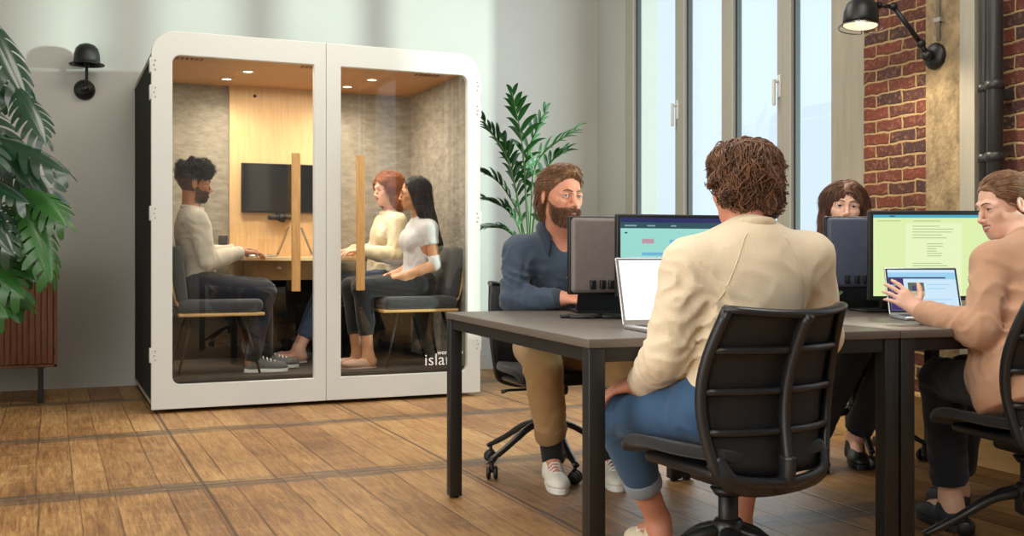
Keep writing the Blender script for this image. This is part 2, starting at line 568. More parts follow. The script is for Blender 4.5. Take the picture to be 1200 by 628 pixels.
def floor_material():
    m = mat('floor_boards', (180, 140, 90), 0.42)
    nt, N, LK, B = nodes(m)
    tc = N('ShaderNodeTexCoord'); sp = N('ShaderNodeSeparateXYZ'); LK(tc.outputs['Object'], sp.inputs[0])
    x, y = sp.outputs[0], sp.outputs[1]
    M = lambda op, a, b=None: math_node(nt, op, a, b)
    W, PW, PL = 0.1593, 1.115, 1.452
    def noise(vec_scale, scale, detail=5, rough=0.6, vec=None, dist=0.0):
        mp = N('ShaderNodeMapping'); mp.inputs['Scale'].default_value = vec_scale
        LK(vec if vec is not None else tc.outputs['Object'], mp.inputs[0])
        n = N('ShaderNodeTexNoise'); n.inputs['Scale'].default_value = scale; n.inputs['Detail'].default_value = detail
        n.inputs['Roughness'].default_value = rough; n.inputs['Distortion'].default_value = dist
        LK(mp.outputs[0], n.inputs['Vector']); return n.outputs['Fac']
    def rng_(v, a, b, c=0.0, d=1.0):
        r = N('ShaderNodeMapRange'); r.inputs[1].default_value = a; r.inputs[2].default_value = b; r.inputs[3].default_value = c; r.inputs[4].default_value = d
        LK(v, r.inputs[0]); return r.outputs[0]
    wob = M('MULTIPLY', M('SUBTRACT', noise((1, 1, 1), 2.5, 2), 0.5), 0.03)
    wobx = M('MULTIPLY', M('SUBTRACT', noise((1, 0.25, 1), 5, 2), 0.5), 0.012)
    ys = M('ADD', M('ADD', y, wob), -4.64)
    yi = M('FLOOR', M('DIVIDE', ys, PL)); yf = M('FRACT', M('DIVIDE', ys, PL))
    # boards of unequal width, shifted from panel row to panel row
    rowc = N('ShaderNodeCombineXYZ'); LK(yi, rowc.inputs[0]); roww = N('ShaderNodeTexWhiteNoise'); LK(rowc.outputs[0], roww.inputs['Vector'])
    xs = M('ADD', M('ADD', x, wobx), -0.589)
    xq = M('ADD', xs, M('MULTIPLY', roww.outputs['Value'], 0.05))
    xw = M('ADD', xq, M('MULTIPLY', M('SINE', M('MULTIPLY', xq, 13.7)), 0.022))
    xi = M('FLOOR', M('DIVIDE', xw, W)); xf = M('FRACT', M('DIVIDE', xw, W))
    comb = N('ShaderNodeCombineXYZ'); LK(xi, comb.inputs[0]); LK(yi, comb.inputs[1])
    wn = N('ShaderNodeTexWhiteNoise'); wn.noise_dimensions = '3D'; LK(comb.outputs[0], wn.inputs['Vector'])
    off = N('ShaderNodeVectorMath'); off.operation = 'MULTIPLY_ADD'; LK(wn.outputs['Color'], off.inputs[0]); off.inputs[1].default_value = (7, 7, 7); LK(tc.outputs['Object'], off.inputs[2])
    bv = off.outputs[0]
    grain = noise((10, 0.8, 1), 6, 7, 0.68, bv, 0.6)
    rings = noise((22, 0.9, 1), 4, 2, 0.5, bv, 1.6)
    fine = noise((70, 2.2, 1), 8, 3, 0.6, bv)
    blot = noise((1.0, 0.7, 1), 1.3, 5, 0.6)
    scuff = noise((1.5, 7, 1), 2.0, 7, 0.72)
    ramp = N('ShaderNodeValToRGB')
    e = ramp.color_ramp.elements
    e[0].position = 0.0; e[0].color = srgb(84, 54, 30)
    e[1].position = 1.0; e[1].color = srgb(214, 180, 128)
    for p_, c_ in ((0.30, (132, 92, 52)), (0.52, (168, 124, 74)), (0.74, (192, 152, 98))):
        q = ramp.color_ramp.elements.new(p_); q.color = srgb(*c_)
    fac = M('ADD', M('MULTIPLY', M('SUBTRACT', wn.outputs['Value'], 0.5), 0.26), M('MULTIPLY', M('SUBTRACT', grain, 0.5), 1.15))
    fac = M('ADD', fac, M('ADD', M('MULTIPLY', M('SUBTRACT', fine, 0.5), 0.45), M('MULTIPLY', M('SUBTRACT', blot, 0.5), 0.95)))
    fac = M('ADD', M('ADD', fac, M('MULTIPLY', M('SUBTRACT', rings, 0.5), 0.35)), 0.50)
    LK(fac, ramp.inputs[0])
    col = ramp.outputs[0]
    col = mix_col(nt, M('MULTIPLY', rng_(scuff, 0.55, 0.78), 0.45), col, srgb(206, 184, 146))
    col = mix_col(nt, M('MULTIPLY', rng_(noise((2.2, 5, 1), 1.7, 6, 0.7), 0.56, 0.74), 0.35), col, srgb(96, 70, 48))
    # joints between the boards, open in some places and nearly closed in others
    ed = M('MULTIPLY', M('MINIMUM', xf, M('SUBTRACT', 1.0, xf)), W)
    gapv = rng_(noise((3, 0.5, 1), 2.2, 3), 0.32, 0.68)
    line = M('MULTIPLY', rng_(ed, 0.001, 0.0055, 1, 0), M('ADD', 0.22, M('MULTIPLY', gapv, 0.75)))
    col = mix_col(nt, line, col, srgb(78, 44, 24))
    pf = M('FRACT', M('DIVIDE', xs, PW)); pe = M('MULTIPLY', M('MINIMUM', pf, M('SUBTRACT', 1.0, pf)), PW)
    seam = rng_(pe, 0.003, 0.011, 0.85, 0)
    col = mix_col(nt, seam, col, srgb(60, 32, 18))
    # worn grey strips across the boards at the ends of the panels
    yc = M('MULTIPLY', M('ABSOLUTE', M('SUBTRACT', yf, M('ROUND', yf))), PL)
    wv = M('ADD', yc, M('MULTIPLY', M('SUBTRACT', noise((1.2, 1, 1), 3, 3), 0.5), 0.08))
    bandn = rng_(noise((1.1, 9, 1), 2.6, 6, 0.72), 0.36, 0.62)
    band = M('MULTIPLY', rng_(wv, 0.065, 0.105, 1, 0), M('ADD', 0.10, M('MULTIPLY', bandn, 0.85)))
    col = mix_col(nt, band, col, srgb(80, 71, 63))
    j1 = M('MULTIPLY', rng_(yc, 0.003, 0.014, 1, 0), M('ADD', 0.3, M('MULTIPLY', gapv, 0.6)))
    col = mix_col(nt, j1, col, srgb(46, 34, 27))
    j2 = M('MULTIPLY', rng_(M('ABSOLUTE', M('SUBTRACT', yc, 0.072)), 0.002, 0.010, 1, 0), M('MULTIPLY', bandn, 0.55))
    col = mix_col(nt, j2, col, srgb(64, 46, 34))
    LK(col, B.inputs['Base Color'])
    LK(M('ADD', 0.34, M('MULTIPLY', grain, 0.28)), B.inputs['Roughness'])
    bp = N('ShaderNodeBump'); bp.inputs['Strength'].default_value = 0.6; bp.inputs['Distance'].default_value = 0.004
    LK(M('SUBTRACT', M('MULTIPLY', grain, 0.5), M('ADD', line, seam)), bp.inputs['Height']); LK(bp.outputs[0], B.inputs['Normal'])
    return m
floor_material()

def brick_material():
    m = mat('old_brick', (120, 60, 45), 0.85)
    nt, N, LK, B = nodes(m)
    tc = N('ShaderNodeTexCoord'); sp = N('ShaderNodeSeparateXYZ'); LK(tc.outputs['Object'], sp.inputs[0])
    wn = N('ShaderNodeTexNoise'); wn.inputs['Scale'].default_value = 14; wn.inputs['Detail'].default_value = 5; LK(tc.outputs['Object'], wn.inputs['Vector'])
    wob = math_node(nt, 'MULTIPLY', math_node(nt, 'SUBTRACT', wn.outputs['Fac'], 0.5), 0.032)
    cb = N('ShaderNodeCombineXYZ')
    LK(math_node(nt, 'ADD', sp.outputs[1], wob), cb.inputs[0]); LK(math_node(nt, 'ADD', sp.outputs[2], wob), cb.inputs[1])
    br = N('ShaderNodeTexBrick'); LK(cb.outputs[0], br.inputs['Vector'])
    br.inputs['Scale'].default_value = 1.0; br.inputs['Brick Width'].default_value = 0.19; br.inputs['Row Height'].default_value = 0.0675
    br.inputs['Mortar Size'].default_value = 0.0085; br.inputs['Mortar Smooth'].default_value = 0.6; br.inputs['Bias'].default_value = 0.0
    br.inputs['Color1'].default_value = srgb(112, 54, 38); br.inputs['Color2'].default_value = srgb(60, 42, 40)
    br.inputs['Mortar'].default_value = srgb(172, 144, 102)
    n2 = N('ShaderNodeTexNoise'); n2.inputs['Scale'].default_value = 45; n2.inputs['Detail'].default_value = 6; LK(tc.outputs['Object'], n2.inputs['Vector'])
    n3 = N('ShaderNodeTexNoise'); n3.inputs['Scale'].default_value = 5; n3.inputs['Detail'].default_value = 3; LK(tc.outputs['Object'], n3.inputs['Vector'])
    mr = N('ShaderNodeMapRange'); mr.inputs[1].default_value = 0.52; mr.inputs[2].default_value = 0.75; LK(n2.outputs['Fac'], mr.inputs[0])
    col = mix_col(nt, math_node(nt, 'MULTIPLY', mr.outputs[0], 0.55), br.outputs['Color'], srgb(170, 118, 84))
    mr3 = N('ShaderNodeMapRange'); mr3.inputs[1].default_value = 0.52; mr3.inputs[2].default_value = 0.68; LK(n3.outputs['Fac'], mr3.inputs[0])
    col = mix_col(nt, math_node(nt, 'MULTIPLY', mr3.outputs[0], 0.4), col, srgb(56, 38, 36))
    LK(col, B.inputs['Base Color'])
    bp = N('ShaderNodeBump'); bp.inputs['Strength'].default_value = 0.9; bp.inputs['Distance'].default_value = 0.012
    h = math_node(nt, 'ADD', math_node(nt, 'MULTIPLY', br.outputs['Fac'], -1.0), math_node(nt, 'MULTIPLY', n2.outputs['Fac'], 0.6))
    LK(h, bp.inputs['Height']); LK(bp.outputs[0], B.inputs['Normal'])
brick_material()
mat('old_concrete', (172, 150, 112), 0.8, noise=0.25, nscale=16, nstretch=(1, 1, 0.8), bump=0.7, bscale=60, col2=(112, 94, 68))
mat('ochre_plinth', (214, 174, 112), 0.75, noise=0.2, nscale=6, nstretch=(1, 0.6, 3), bump=0.2)

# ------------------------------------------------------------------ the room
BW, RW, PX = 8.37, 4.44, 4.05          # back wall, window wall, inner face of the brick pier
CEIL = 3.9
def slab(name, lo, hi, m):
    return struct(MB().box(lo, hi).build(name, MATS[m]))
slab('floor', (-3.4, -3.2, -0.1), (4.9, 8.6, 0.0), 'floor_boards')
slab('wall_back', (-3.4, BW, 0), (4.9, BW + 0.2, CEIL), 'wall_paint')
slab('wall_left', (-3.4, -3.2, 0), (-3.2, BW, CEIL), 'wall_paint')
slab('wall_front', (-3.4, -3.4, 0), (4.9, -3.2, CEIL), 'wall_paint')
slab('ceiling', (-3.4, -3.4, CEIL), (4.9, 8.6, CEIL + 0.1), 'ceiling_paint')
slab('baseboard_back', (-3.2, BW - 0.018, 0), (RW, BW, 0.125), 'wall_paint')
# right-hand wall: from the corner to the first window, below and above the windows, then the pier
WY0, WY1, WZ0 = 5.12, 7.84, 0.42
slab('wall_right', (RW, WY1, 0), (RW + 0.3, BW, CEIL), 'wall_paint')
slab('wall_right_sill', (RW, WY0, 0), (RW + 0.3, WY1, WZ0), 'wall_paint')
slab('wall_right_pier', (PX, 3.865 + 0.235, 0), (RW + 0.3, 4.56, CEIL), 'old_brick')
slab('wall_right_reveal', (4.30, 4.56, 0), (RW + 0.3, WY0, CEIL), 'pale_trim')
slab('wall_right_concrete', (PX - 0.012, 3.865, 0), (RW + 0.3, 4.10, CEIL), 'old_concrete')
slab('trim_1', (PX - 0.03, 3.775, 0), (RW, 3.865, CEIL), 'pale_trim')
slab('trim_2', (4.31, 4.52, 0.3), (4.36, 4.60, CEIL), 'window_frame_light')
for i_, (y0, y1, z0, z1) in enumerate(((2.95, 3.775, 0, CEIL), (0.35, 1.30, 0, CEIL), (-3.2, -2.7, 0, CEIL), (1.30, 2.95, 0, 0.6), (1.30, 2.95, 3.6, CEIL), (-2.7, 0.35, 0, 0.6), (-2.7, 0.35, 3.6, CEIL))):
    slab('wall_right_brick', (PX + 0.05, y0, z0), (RW + 0.3, y1, z1), 'old_brick')
slab('trim_3', (3.91, -3.2, 0), (PX + 0.35, 5.1, 0.27), 'ochre_plinth')
slab('trim_4', (PX + 0.3, 5.1, WZ0), (RW + 0.05, WY1, WZ0 + 0.03), 'pale_trim')

# windows of the right-hand wall
def win(name, y0, y1, zt, frame_m, fl, fr, sash=False, handle_at=None, hz=2.08):
    w = struct(empty(name, (RW, y0, WZ0)))
    W, H = y1 - y0, zt - WZ0
    mb = MB()
    mb.box((-0.02, 0, 0), (0.07, fl, H)); mb.box((-0.02, W - fr, 0), (0.07, W, H))
    mb.box((-0.02, fl, 0), (0.07, W - fr, 0.08)); mb.box((-0.02, fl, H - 0.08), (0.07, W - fr, H))
    mb.build('frame', MATS[frame_m], w, bevel=0.004)
    g = MB()
    g.box((0.012, fl - 0.004, 0.07), (0.05, fl + 0.018, H - 0.07)); g.box((0.012, W - fr - 0.018, 0.07), (0.05, W - fr + 0.004, H - 0.07))
    g.box((0.012, fl, 0.07), (0.05, W - fr, 0.092)); g.box((0.012, fl, H - 0.092), (0.05, W - fr, H - 0.07))
    g.build('gasket', MATS['dark_gasket'], w)
    MB().box((0.026, fl, 0.08), (0.030, W - fr, H - 0.08)).build('pane', MATS['window_glass'], w)
    if handle_at is not None:
        h = MB()
        z = hz - WZ0
        h.rbox((-0.032, handle_at - 0.016, z - 0.075), (-0.018, handle_at + 0.016, z + 0.075), 0.006)
        h.tube([(-0.03, handle_at, z + 0.03), (-0.065, handle_at, z + 0.03)], 0.010)
        h.rbox((-0.078, handle_at - 0.011, z - 0.13), (-0.058, handle_at + 0.011, z + 0.045), 0.007)
        h.build('handle', MATS['window_frame_light'], w)
    return w
win('window_1', 6.99, WY1, CEIL - 0.05, 'window_frame', 0.07, 0.13, handle_at=0.03)
win('window_2', 6.38, 6.99, CEIL - 0.05, 'window_frame', 0.06, 0.05)
win('window_3', 5.74, 6.38, CEIL - 0.05, 'window_frame', 0.06, 0.07, handle_at=0.03)
win('window_4', WY0, 5.74, CEIL - 0.05, 'window_frame', 0.05, 0.075)
def win2(name, y0, y1):
    w = win(name, y0, y1, 3.6, 'window_frame_light', 0.07, 0.07); w.location.z = 0.6
    ch = [c for c in kids(w) if True]
    W = y1 - y0
    for k in (1, 2):
        MB().box((-0.015, W * k / 3 - 0.035, 0.07), (0.06, W * k / 3 + 0.035, 3.0 - 0.25)).build('mullion', MATS['window_frame_light'], w)
    for c in ch: c.scale.z = 3.0 / (3.6 - WZ0)
    return w
win2('window_5', 1.30, 2.95); win2('window_6', -2.7, 0.35)
slab('wall_right_head', (RW, WY0, CEIL - 0.05), (RW + 0.3, WY1, CEIL), 'wall_paint')

# drain pipes against the brick
def pipe(name, x, y, r, label):
    t = empty(name, (x, y, 0.27), label=label, cat='pipe', group=None)
    H = CEIL - 0.27
    MB().tube([(0, 0, 0), (0, 0, H)], r, 20).build('pipe', MATS['pipe_paint'], t)
    for z in (0.9, 1.42, 1.75, 2.4):
        zz = z - 0.27
        MB().lathe([(r + 0.001, zz - 0.02), (r + 0.007, zz - 0.018), (r + 0.007, zz + 0.018), (r + 0.001, zz + 0.02)], 20).build('collar', MATS['pipe_paint'], t)
    MB().box((0, -0.012, 1.42), (0.10, 0.012, 1.46)).build('bracket', MATS['pipe_paint'], t)
    return t
pipe('drain_pipe', 4.02, 3.715, 0.026, 'dark vertical drain pipe right beside the pale wall trim')
pipe('drain_pipe', 3.985, 3.625, 0.036, 'thicker dark vertical drain pipe, further from the pale trim')
t = MB().tube([(PX - 0.025, 4.005, 2.03), (PX - 0.025, 4.005, 3.85)], 0.010, 12)
t.box((PX - 0.035, 3.985, 2.12), (PX - 0.012, 4.025, 2.14))
o = t.build('conduit', MATS['galvanised'])
tag(o, 'thin pale cable conduit running up the concrete above the lit lamp', 'conduit')
# ------------------------------------------------------------------ meeting booth
BX0, BX1, BY0, BY1, BZ0, BZ1 = 0.557, 2.70, 6.80, 8.31, 0.025, 2.335
BF = 0.185                                 # raised floor inside
booth = empty('meeting_booth', (0, 0, 0))
tag(booth, 'white framed glass meeting booth with dark felt sides and warm wooden interior', 'booth')
def pb(name, mb, m, bevel=0.0, parent=booth): return mb.build(name, MATS[m], parent, bevel=bevel)
# felt shell: rounded top corners, hollow, behind the doors
SH0 = BY0 + 0.055
outer = rounded_rect(BX0 + 0.008, 0.06, BX1 - 0.008, BZ1 - 0.006, (0.01, 0.01, 0.15, 0.15), 10)
inner = rounded_rect(BX0 + 0.06, BF, BX1 - 0.06, 2.245, (0.005, 0.005, 0.02, 0.02), 10)
mb = MB(); mb.ring(outer, inner, SH0, BY1); pb('felt_shell', mb, 'felt_dark')
mb = MB(); mb.box((BX0 + 0.05, 8.13, BF), (BX1 - 0.05, BY1 - 0.01, 2.25)); pb('back_panel', mb, 'felt_beige')
# pale seams of the felt side, the base rail and the feet
for x in (BX0 + 0.002, BX1 - 0.012):
    mb = MB(); mb.box((x, SH0, 2.175), (x + 0.010, BY1, 2.190)); pb('side_seam', mb, 'pale_trim')
mb = MB(); mb.box((BX0 + 0.004, SH0 - 0.02, 0.045), (BX1 - 0.004, BY1, 0.062)); pb('base_rail', mb, 'pale_trim')
for x in (0.75, 1.63, 2.5):
    for y in (SH0 + 0.12, BY1 - 0.15):
        mb = MB(); mb.lathe([(0.03, 0.0), (0.03, 0.012), (0.014, 0.014), (0.014, 0.05)], 14, Matrix.Translation((x, y, 0))); pb('foot', mb, 'black_metal')
# interior linings
mb = MB(); mb.box((BX0 + 0.06, SH0 + 0.01, BF), (BX1 - 0.06, 8.13, BF + 0.012)); pb('carpet', mb, 'booth_carpet')
mb = MB(); mb.box((BX0 + 0.06, SH0 + 0.01, 2.222), (BX1 - 0.06, 8.13, 2.246)); pb('ceiling_panel', mb, 'booth_ceiling_wood')
for x in (BX0 + 0.06, BX1 - 0.072):
    mb = MB(); mb.box((x, SH0 + 0.01, BF), (x + 0.012, 8.13, 2.222)); pb('side_lining', mb, 'felt_beige')
mb = MB(); mb.box((1.215, 8.106, 0.80), (2.045, 8.13, 2.222)); mb.smooth = False; pb('wood_panel', mb, 'birch')
mb = MB(); mb.box((BX0 + 0.072, 8.108, BF), (BX1 - 0.072, 8.13, 0.80)); pb('lower_panel', mb, 'felt_dark')  # dark felt under the table, run full width to paint in light falloff
mb = MB(); mb.lathe([(0.0, 0), (0.012, 0), (0.012, 0.006), (0.0, 0.007)], 14, Matrix.Translation((1.40, 8.108, 2.155)) @ Matrix.Rotation(PI / 2, 4, 'X')); pb('sensor', mb, 'black_plastic')
# ceiling spots and vent grilles
SPOTS = [(1.235, 7.42), (1.15, 7.80), (2.11, 7.42), (2.03, 7.80)]
for (x, y) in SPOTS:
    mb = MB(); mb.lathe([(0.030, 0), (0.044, 0), (0.044, -0.006), (0.030, -0.004)], 20, Matrix.Translation((x, y, 2.222)), cap=False)
    r_ = pb('spot_ring', mb, 'white_paint')
    mb = MB(); mb.lathe([(0.0, -0.003), (0.031, -0.003), (0.031, 0.0)], 20, Matrix.Translation((x, y, 2.2215))); pb('spot_lens', mb, 'lamp_lit', parent=r_)
for x in (0.82, 1.62, 2.42):
    mb = MB()
    for k in range(6): mb.box((x - 0.09 + k * 0.03, 7.06, 2.217), (x - 0.075 + k * 0.03, 7.12, 2.2225))
    pb('vent_grille', mb, 'walnut')
mb = MB(); mb.rbox((1.14, 8.12, 0.98), (1.205, 8.134, 1.11), 0.006); pb('socket_plate', mb, 'dark_grey_plastic')

# doors
def door(x0, x1, gx0, gx1, side, label):
    d = bpy.data.objects.new('door', None); C.objects.link(d); d.parent = booth; d['label'] = label
    ro = (0.004, 0.004, 0.004, 0.15) if side < 0 else (0.004, 0.004, 0.15, 0.004)
    ri = (0.05, 0.004, 0.004, 0.05) if side < 0 else (0.004, 0.05, 0.05, 0.004)
    o_ = rounded_rect(x0, BZ0, x1, BZ1, ro, 10); i_ = rounded_rect(gx0, 0.172, gx1, 2.19, ri, 10)
    mb = MB(); mb.ring(o_, i_, BY0, BY0 + 0.045); mb.build('door_frame', MATS['white_paint'], d, bevel=0.003)
    mb = MB(); mb.box((gx0 - 0.01, BY0 + 0.018, 0.165), (gx1 + 0.01, BY0 + 0.026, 2.197)); mb.build('door_glass', MATS['booth_glass'], d)
    hx = 1.425 if side < 0 else 1.845
    mb = MB(); mb.rbox((hx - 0.026, BY0 - 0.062, 0.735), (hx + 0.026, BY0 - 0.026, 1.612), 0.004)
    h = mb.build('handle', MATS['oak_handle'], d)
    for z in (0.80, 1.55):
        mb = MB(); mb.tube([(hx, BY0 - 0.03, z), (hx, BY0 + 0.05, z)], 0.009, 12); mb.build('handle_bolt', MATS['grey_metal'], d)
    ex = x0 if side < 0 else x1
    for z in (2.12, 1.955, 1.22, 0.355):
        mb = MB(); mb.rbox((ex - 0.010, BY0 + 0.002, z - 0.045), (ex + 0.010, BY0 + 0.06, z + 0.045), 0.004)
        g = mb.build('hinge', MATS['white_paint'], d)
        mb = MB()
        for k in (-1, 0, 1):
            mb.lathe([(0, -0.001), (0.0045, -0.001), (0.0045, 0.004), (0, 0.004)], 10, Matrix.Translation((ex - side * 0.022 + (0.006 if k == 0 else 0) * side, BY0, z + k * 0.028)) @ Matrix.Rotation(PI / 2, 4, 'X'))
        mb.build('screw', MATS['galvanised'], d)
    return d
dl = door(BX0, 1.6285, 0.679, 1.552, -1, 'left glazed door leaf with vertical wooden bar handle')
dr = door(1.6315, BX1, 1.727, 2.607, 1, 'right glazed door leaf with white lettering low on the glass')

def text_mesh(txt, size, name, m, parent, loc, rot, spacing=1.0, ext=0.0015, offset=0.0):
    cu = bpy.data.curves.new(name, 'FONT'); cu.body = txt; cu.size = size; cu.extrude = ext; cu.space_character = spacing; cu.offset = offset
    t = bpy.data.objects.new(name + '_tmp', cu); C.objects.link(t)
    dg = bpy.context.evaluated_depsgraph_get()
    me = bpy.data.meshes.new_from_object(t.evaluated_get(dg))
    bpy.data.objects.remove(t); me.name = name
    me.materials.clear(); me.materials.append(MATS[m])
    o = bpy.data.objects.new(name, me); C.objects.link(o)
    o.location = loc; o.rotation_euler = rot
    if parent is not None: o.parent = parent
    return o
text_mesh('island', 0.112, 'lettering', 'white_letter', dr, (2.302, BY0 + 0.017, 0.222), (PI / 2, 0, 0), 1.04, 0.0006, 0.0003)
text_mesh('work with', 0.043, 'lettering', 'white_letter', dr, (2.395, BY0 + 0.017, 0.292), (PI / 2, 0, 0), 1.02, 0.0006, 0.0008)

# table fixed to the back panel, screen and camera on it
bt = empty('booth_table', (0, 0, 0)); tag(bt, 'pale wooden half-oval table against the back panel inside the booth', 'table')
n = 28; pts = []
for i in range(n + 1):
    a = PI * i / n
    pts.append((1.63 - 0.50 * math.copysign(abs(math.cos(a)) ** 0.75, math.cos(a)), 8.105 - 0.78 * abs(math.sin(a)) ** 0.75))
TBZ = 0.952
mb = MB(); mb.prism(pts, TBZ - 0.028, TBZ, 'z'); mb.build('table_top', MATS['birch'], bt, bevel=0.004)
mb = MB(); mb.box((1.32, 7.75, TBZ - 0.17), (1.94, 8.10, TBZ - 0.03)); mb.build('support', MATS['birch_edge'], bt, bevel=0.005)
mb = MB(); mb.lathe([(0.16, BF + 0.012), (0.16, BF + 0.022), (0.035, BF + 0.03), (0.035, TBZ - 0.17)], 24, Matrix.Translation((1.63, 7.9, 0))); mb.build('pedestal', MATS['black_metal'], bt)

mat('screen_off', (20, 21, 25), 0.12, spec=0.6)
tv = empty('wall_screen', (1.63, 8.105, 1.465)); tag(tv, 'black switched-off flat screen on the wooden panel inside the booth', 'screen')
MB().rbox((-0.335, -0.05, -0.185), (0.335, -0.018, 0.185), 0.006).build('casing', MATS['black_plastic'], tv)
MB().box((-0.325, -0.0515, -0.17), (0.325, -0.0498, 0.178)).build('display', MATS['screen_off'], tv)
MB().box((-0.10, -0.02, -0.1), (0.10, 0.003, 0.1)).build('wall_mount', MATS['black_metal'], tv)
cm = empty('conference_camera', (1.59, 8.06, 1.245)); tag(cm, 'small black conference camera bar below the booth screen', 'camera')
MB().rbox((-0.10, -0.03, -0.018), (0.10, 0.02, 0.018), 0.012).build('bar', MATS['black_plastic'], cm)
MB().lathe([(0.0, -0.02), (0.030, -0.015), (0.032, 0.01), (0.022, 0.022), (0, 0.023)], 18, Matrix.Translation((0, -0.03, -0.005)) @ Matrix.Rotation(PI / 2, 4, 'X')).build('lens', MATS['black_plastic'], cm)
MB().rbox((-0.03, 0.0, -0.02), (0.03, 0.05, 0.04), 0.006).build('bracket', MATS['black_metal'], cm)

def laptop(name, w=0.31, dp=0.215, ang=105, body='laptop_grey', screen='screen_off', lid_m=None, bez='black_plastic'):
    """hinge at the origin, keyboard towards -y, screen leaning back to +y"""
    t = empty(name)
    MB().rbox((-w / 2, -dp, 0), (w / 2, 0, 0.013), 0.005).build('base', MATS[body], t)
    kb = MB()
    for r in range(5):
        for c in range(12):
            x = -w * 0.42 + c * w * 0.84 / 12; y = -0.035 - r * 0.02
            kb.box((x + 0.001, y - 0.0165, 0.012), (x + w * 0.07 - 0.002, y, 0.0145))
    kb.build('keys', MATS['black_plastic'], t)
    MB().box((-0.05, -dp + 0.012, 0.0128), (0.05, -dp + 0.075, 0.0136)).build('trackpad', MATS[body], t)
    a = math.radians(ang - 90)
    M = Matrix.Translation((0, 0.004, 0.010)) @ Matrix.Rotation(-a, 4, 'X')
    lid = MB().rbox((-w / 2, -0.004, 0), (w / 2, 0.004, dp), 0.0035, M=M).build('lid', MATS[lid_m or body], t)
    MB().box((-w / 2 + 0.004, -0.0046, 0.008), (w / 2 - 0.004, -0.0041, dp - 0.004), M).build('bezel', MATS[bez], lid)
    s = MB().box((-w / 2 + 0.010, -0.0052, 0.016), (w / 2 - 0.010, -0.0047, dp - 0.010), M).build('display', MATS[screen], lid)
    return t
mat('laptop_grey', (150, 150, 152), 0.35, metal=0.7)
mat('laptop_sand', (176, 140, 100), 0.4, metal=0.3)
mat('laptop_black', (26, 26, 29), 0.45)
lp = laptop('laptop', ang=112, lid_m='laptop_sand'); lp.location = (1.47, 7.62, TBZ); lp.rotation_euler = (0, 0, -PI / 2 - 0.15)
tag(lp, 'open laptop in front of the man in the pale sweater inside the booth', 'laptop')
lp = laptop('laptop', ang=112); lp.location = (1.74, 7.66, TBZ); lp.rotation_euler = (0, 0, PI / 2 - 0.25)
tag(lp, 'open laptop in front of the two women inside the booth', 'laptop')

# booth chairs: upholstered seat and back on pale plywood, thin black legs
mat('seat_fabric', (58, 59, 62), 0.95, noise=0.2, nscale=120, bump=0.2, sheen=0.3)
def booth_chair():
    t = empty('booth_chair')                       # faces +x
    H = 0.485
    mb = MB(); mb.rbox((-0.25, -0.245, H - 0.085), (0.275, 0.245, H), 0.035, 5); mb.build('seat', MATS['seat_fabric'], t)
    mb = MB(); mb.rbox((-0.255, -0.235, H - 0.108), (0.285, 0.235, H - 0.086), 0.009, 3); mb.build('seat_shell', MATS['birch_edge'], t)
    M = Matrix.Translation((-0.235, 0, H - 0.02)) @ Matrix.Rotation(-0.10, 4, 'Y')
    mb = MB(); mb.rbox((-0.035, -0.225, 0.0), (0.045, 0.225, 0.36), 0.032, 5, M); mb.build('backrest', MATS['seat_fabric'], t)
    # plywood back that curves forward under the seat
    prof = [(-0.10, -0.088), (-0.16, -0.085), (-0.215, -0.065), (-0.255, -0.015), (-0.278, 0.06), (-0.292, 0.16), (-0.308, 0.345)]
    mb = MB(); vs, fs = [], []
    for (x, z) in prof:
        for y in (-0.21, 0.21): vs += [(x, y, H + z), (x - 0.013, y, H + z - 0.008)]
    for i in range(len(prof) - 1):
        a, b = 4 * i, 4 * i + 4
        fs += [(a, a + 2, b + 2, b), (a + 1, b + 1, b + 3, a + 3), (a, b, b + 1, a + 1), (a + 2, a + 3, b + 3, b + 2)]
    fs += [(0, 1, 3, 2), (4 * len(prof) - 4, 4 * len(prof) - 2, 4 * len(prof) - 1, 4 * len(prof) - 3)]
    mb.add(vs, fs); mb.build('back_shell', MATS['birch_edge'], t, bevel=0.003)
    for sx, sy in ((1, 1), (1, -1), (-1, 1), (-1, -1)):
        mb = MB(); mb.tube([(sx * 0.16, sy * 0.15, H - 0.10), (sx * 0.255, sy * 0.215, 0.004)], [0.011, 0.008], 10); mb.build('leg', MATS['black_metal'], t)
    return t
ch = booth_chair(); ch.location = (0.985, 7.20, BF + 0.012); ch.rotation_euler = (0, 0, 0.0)
tag(ch, 'charcoal padded chair under the man in the pale sweater inside the booth', 'chair', 'padded booth chairs')
ch2 = copy_tree(ch); ch2.location = (2.335, 7.16, BF + 0.012); ch2.rotation_euler = (0, 0, PI)
ch2['label'] = 'charcoal padded chair under the woman with long black hair inside the booth'
ch3 = copy_tree(ch); ch3.location = (2.30, 7.77, BF + 0.012); ch3.rotation_euler = (0, 0, PI)
ch3['label'] = 'charcoal padded chair behind the black haired woman, under the woman in cream'
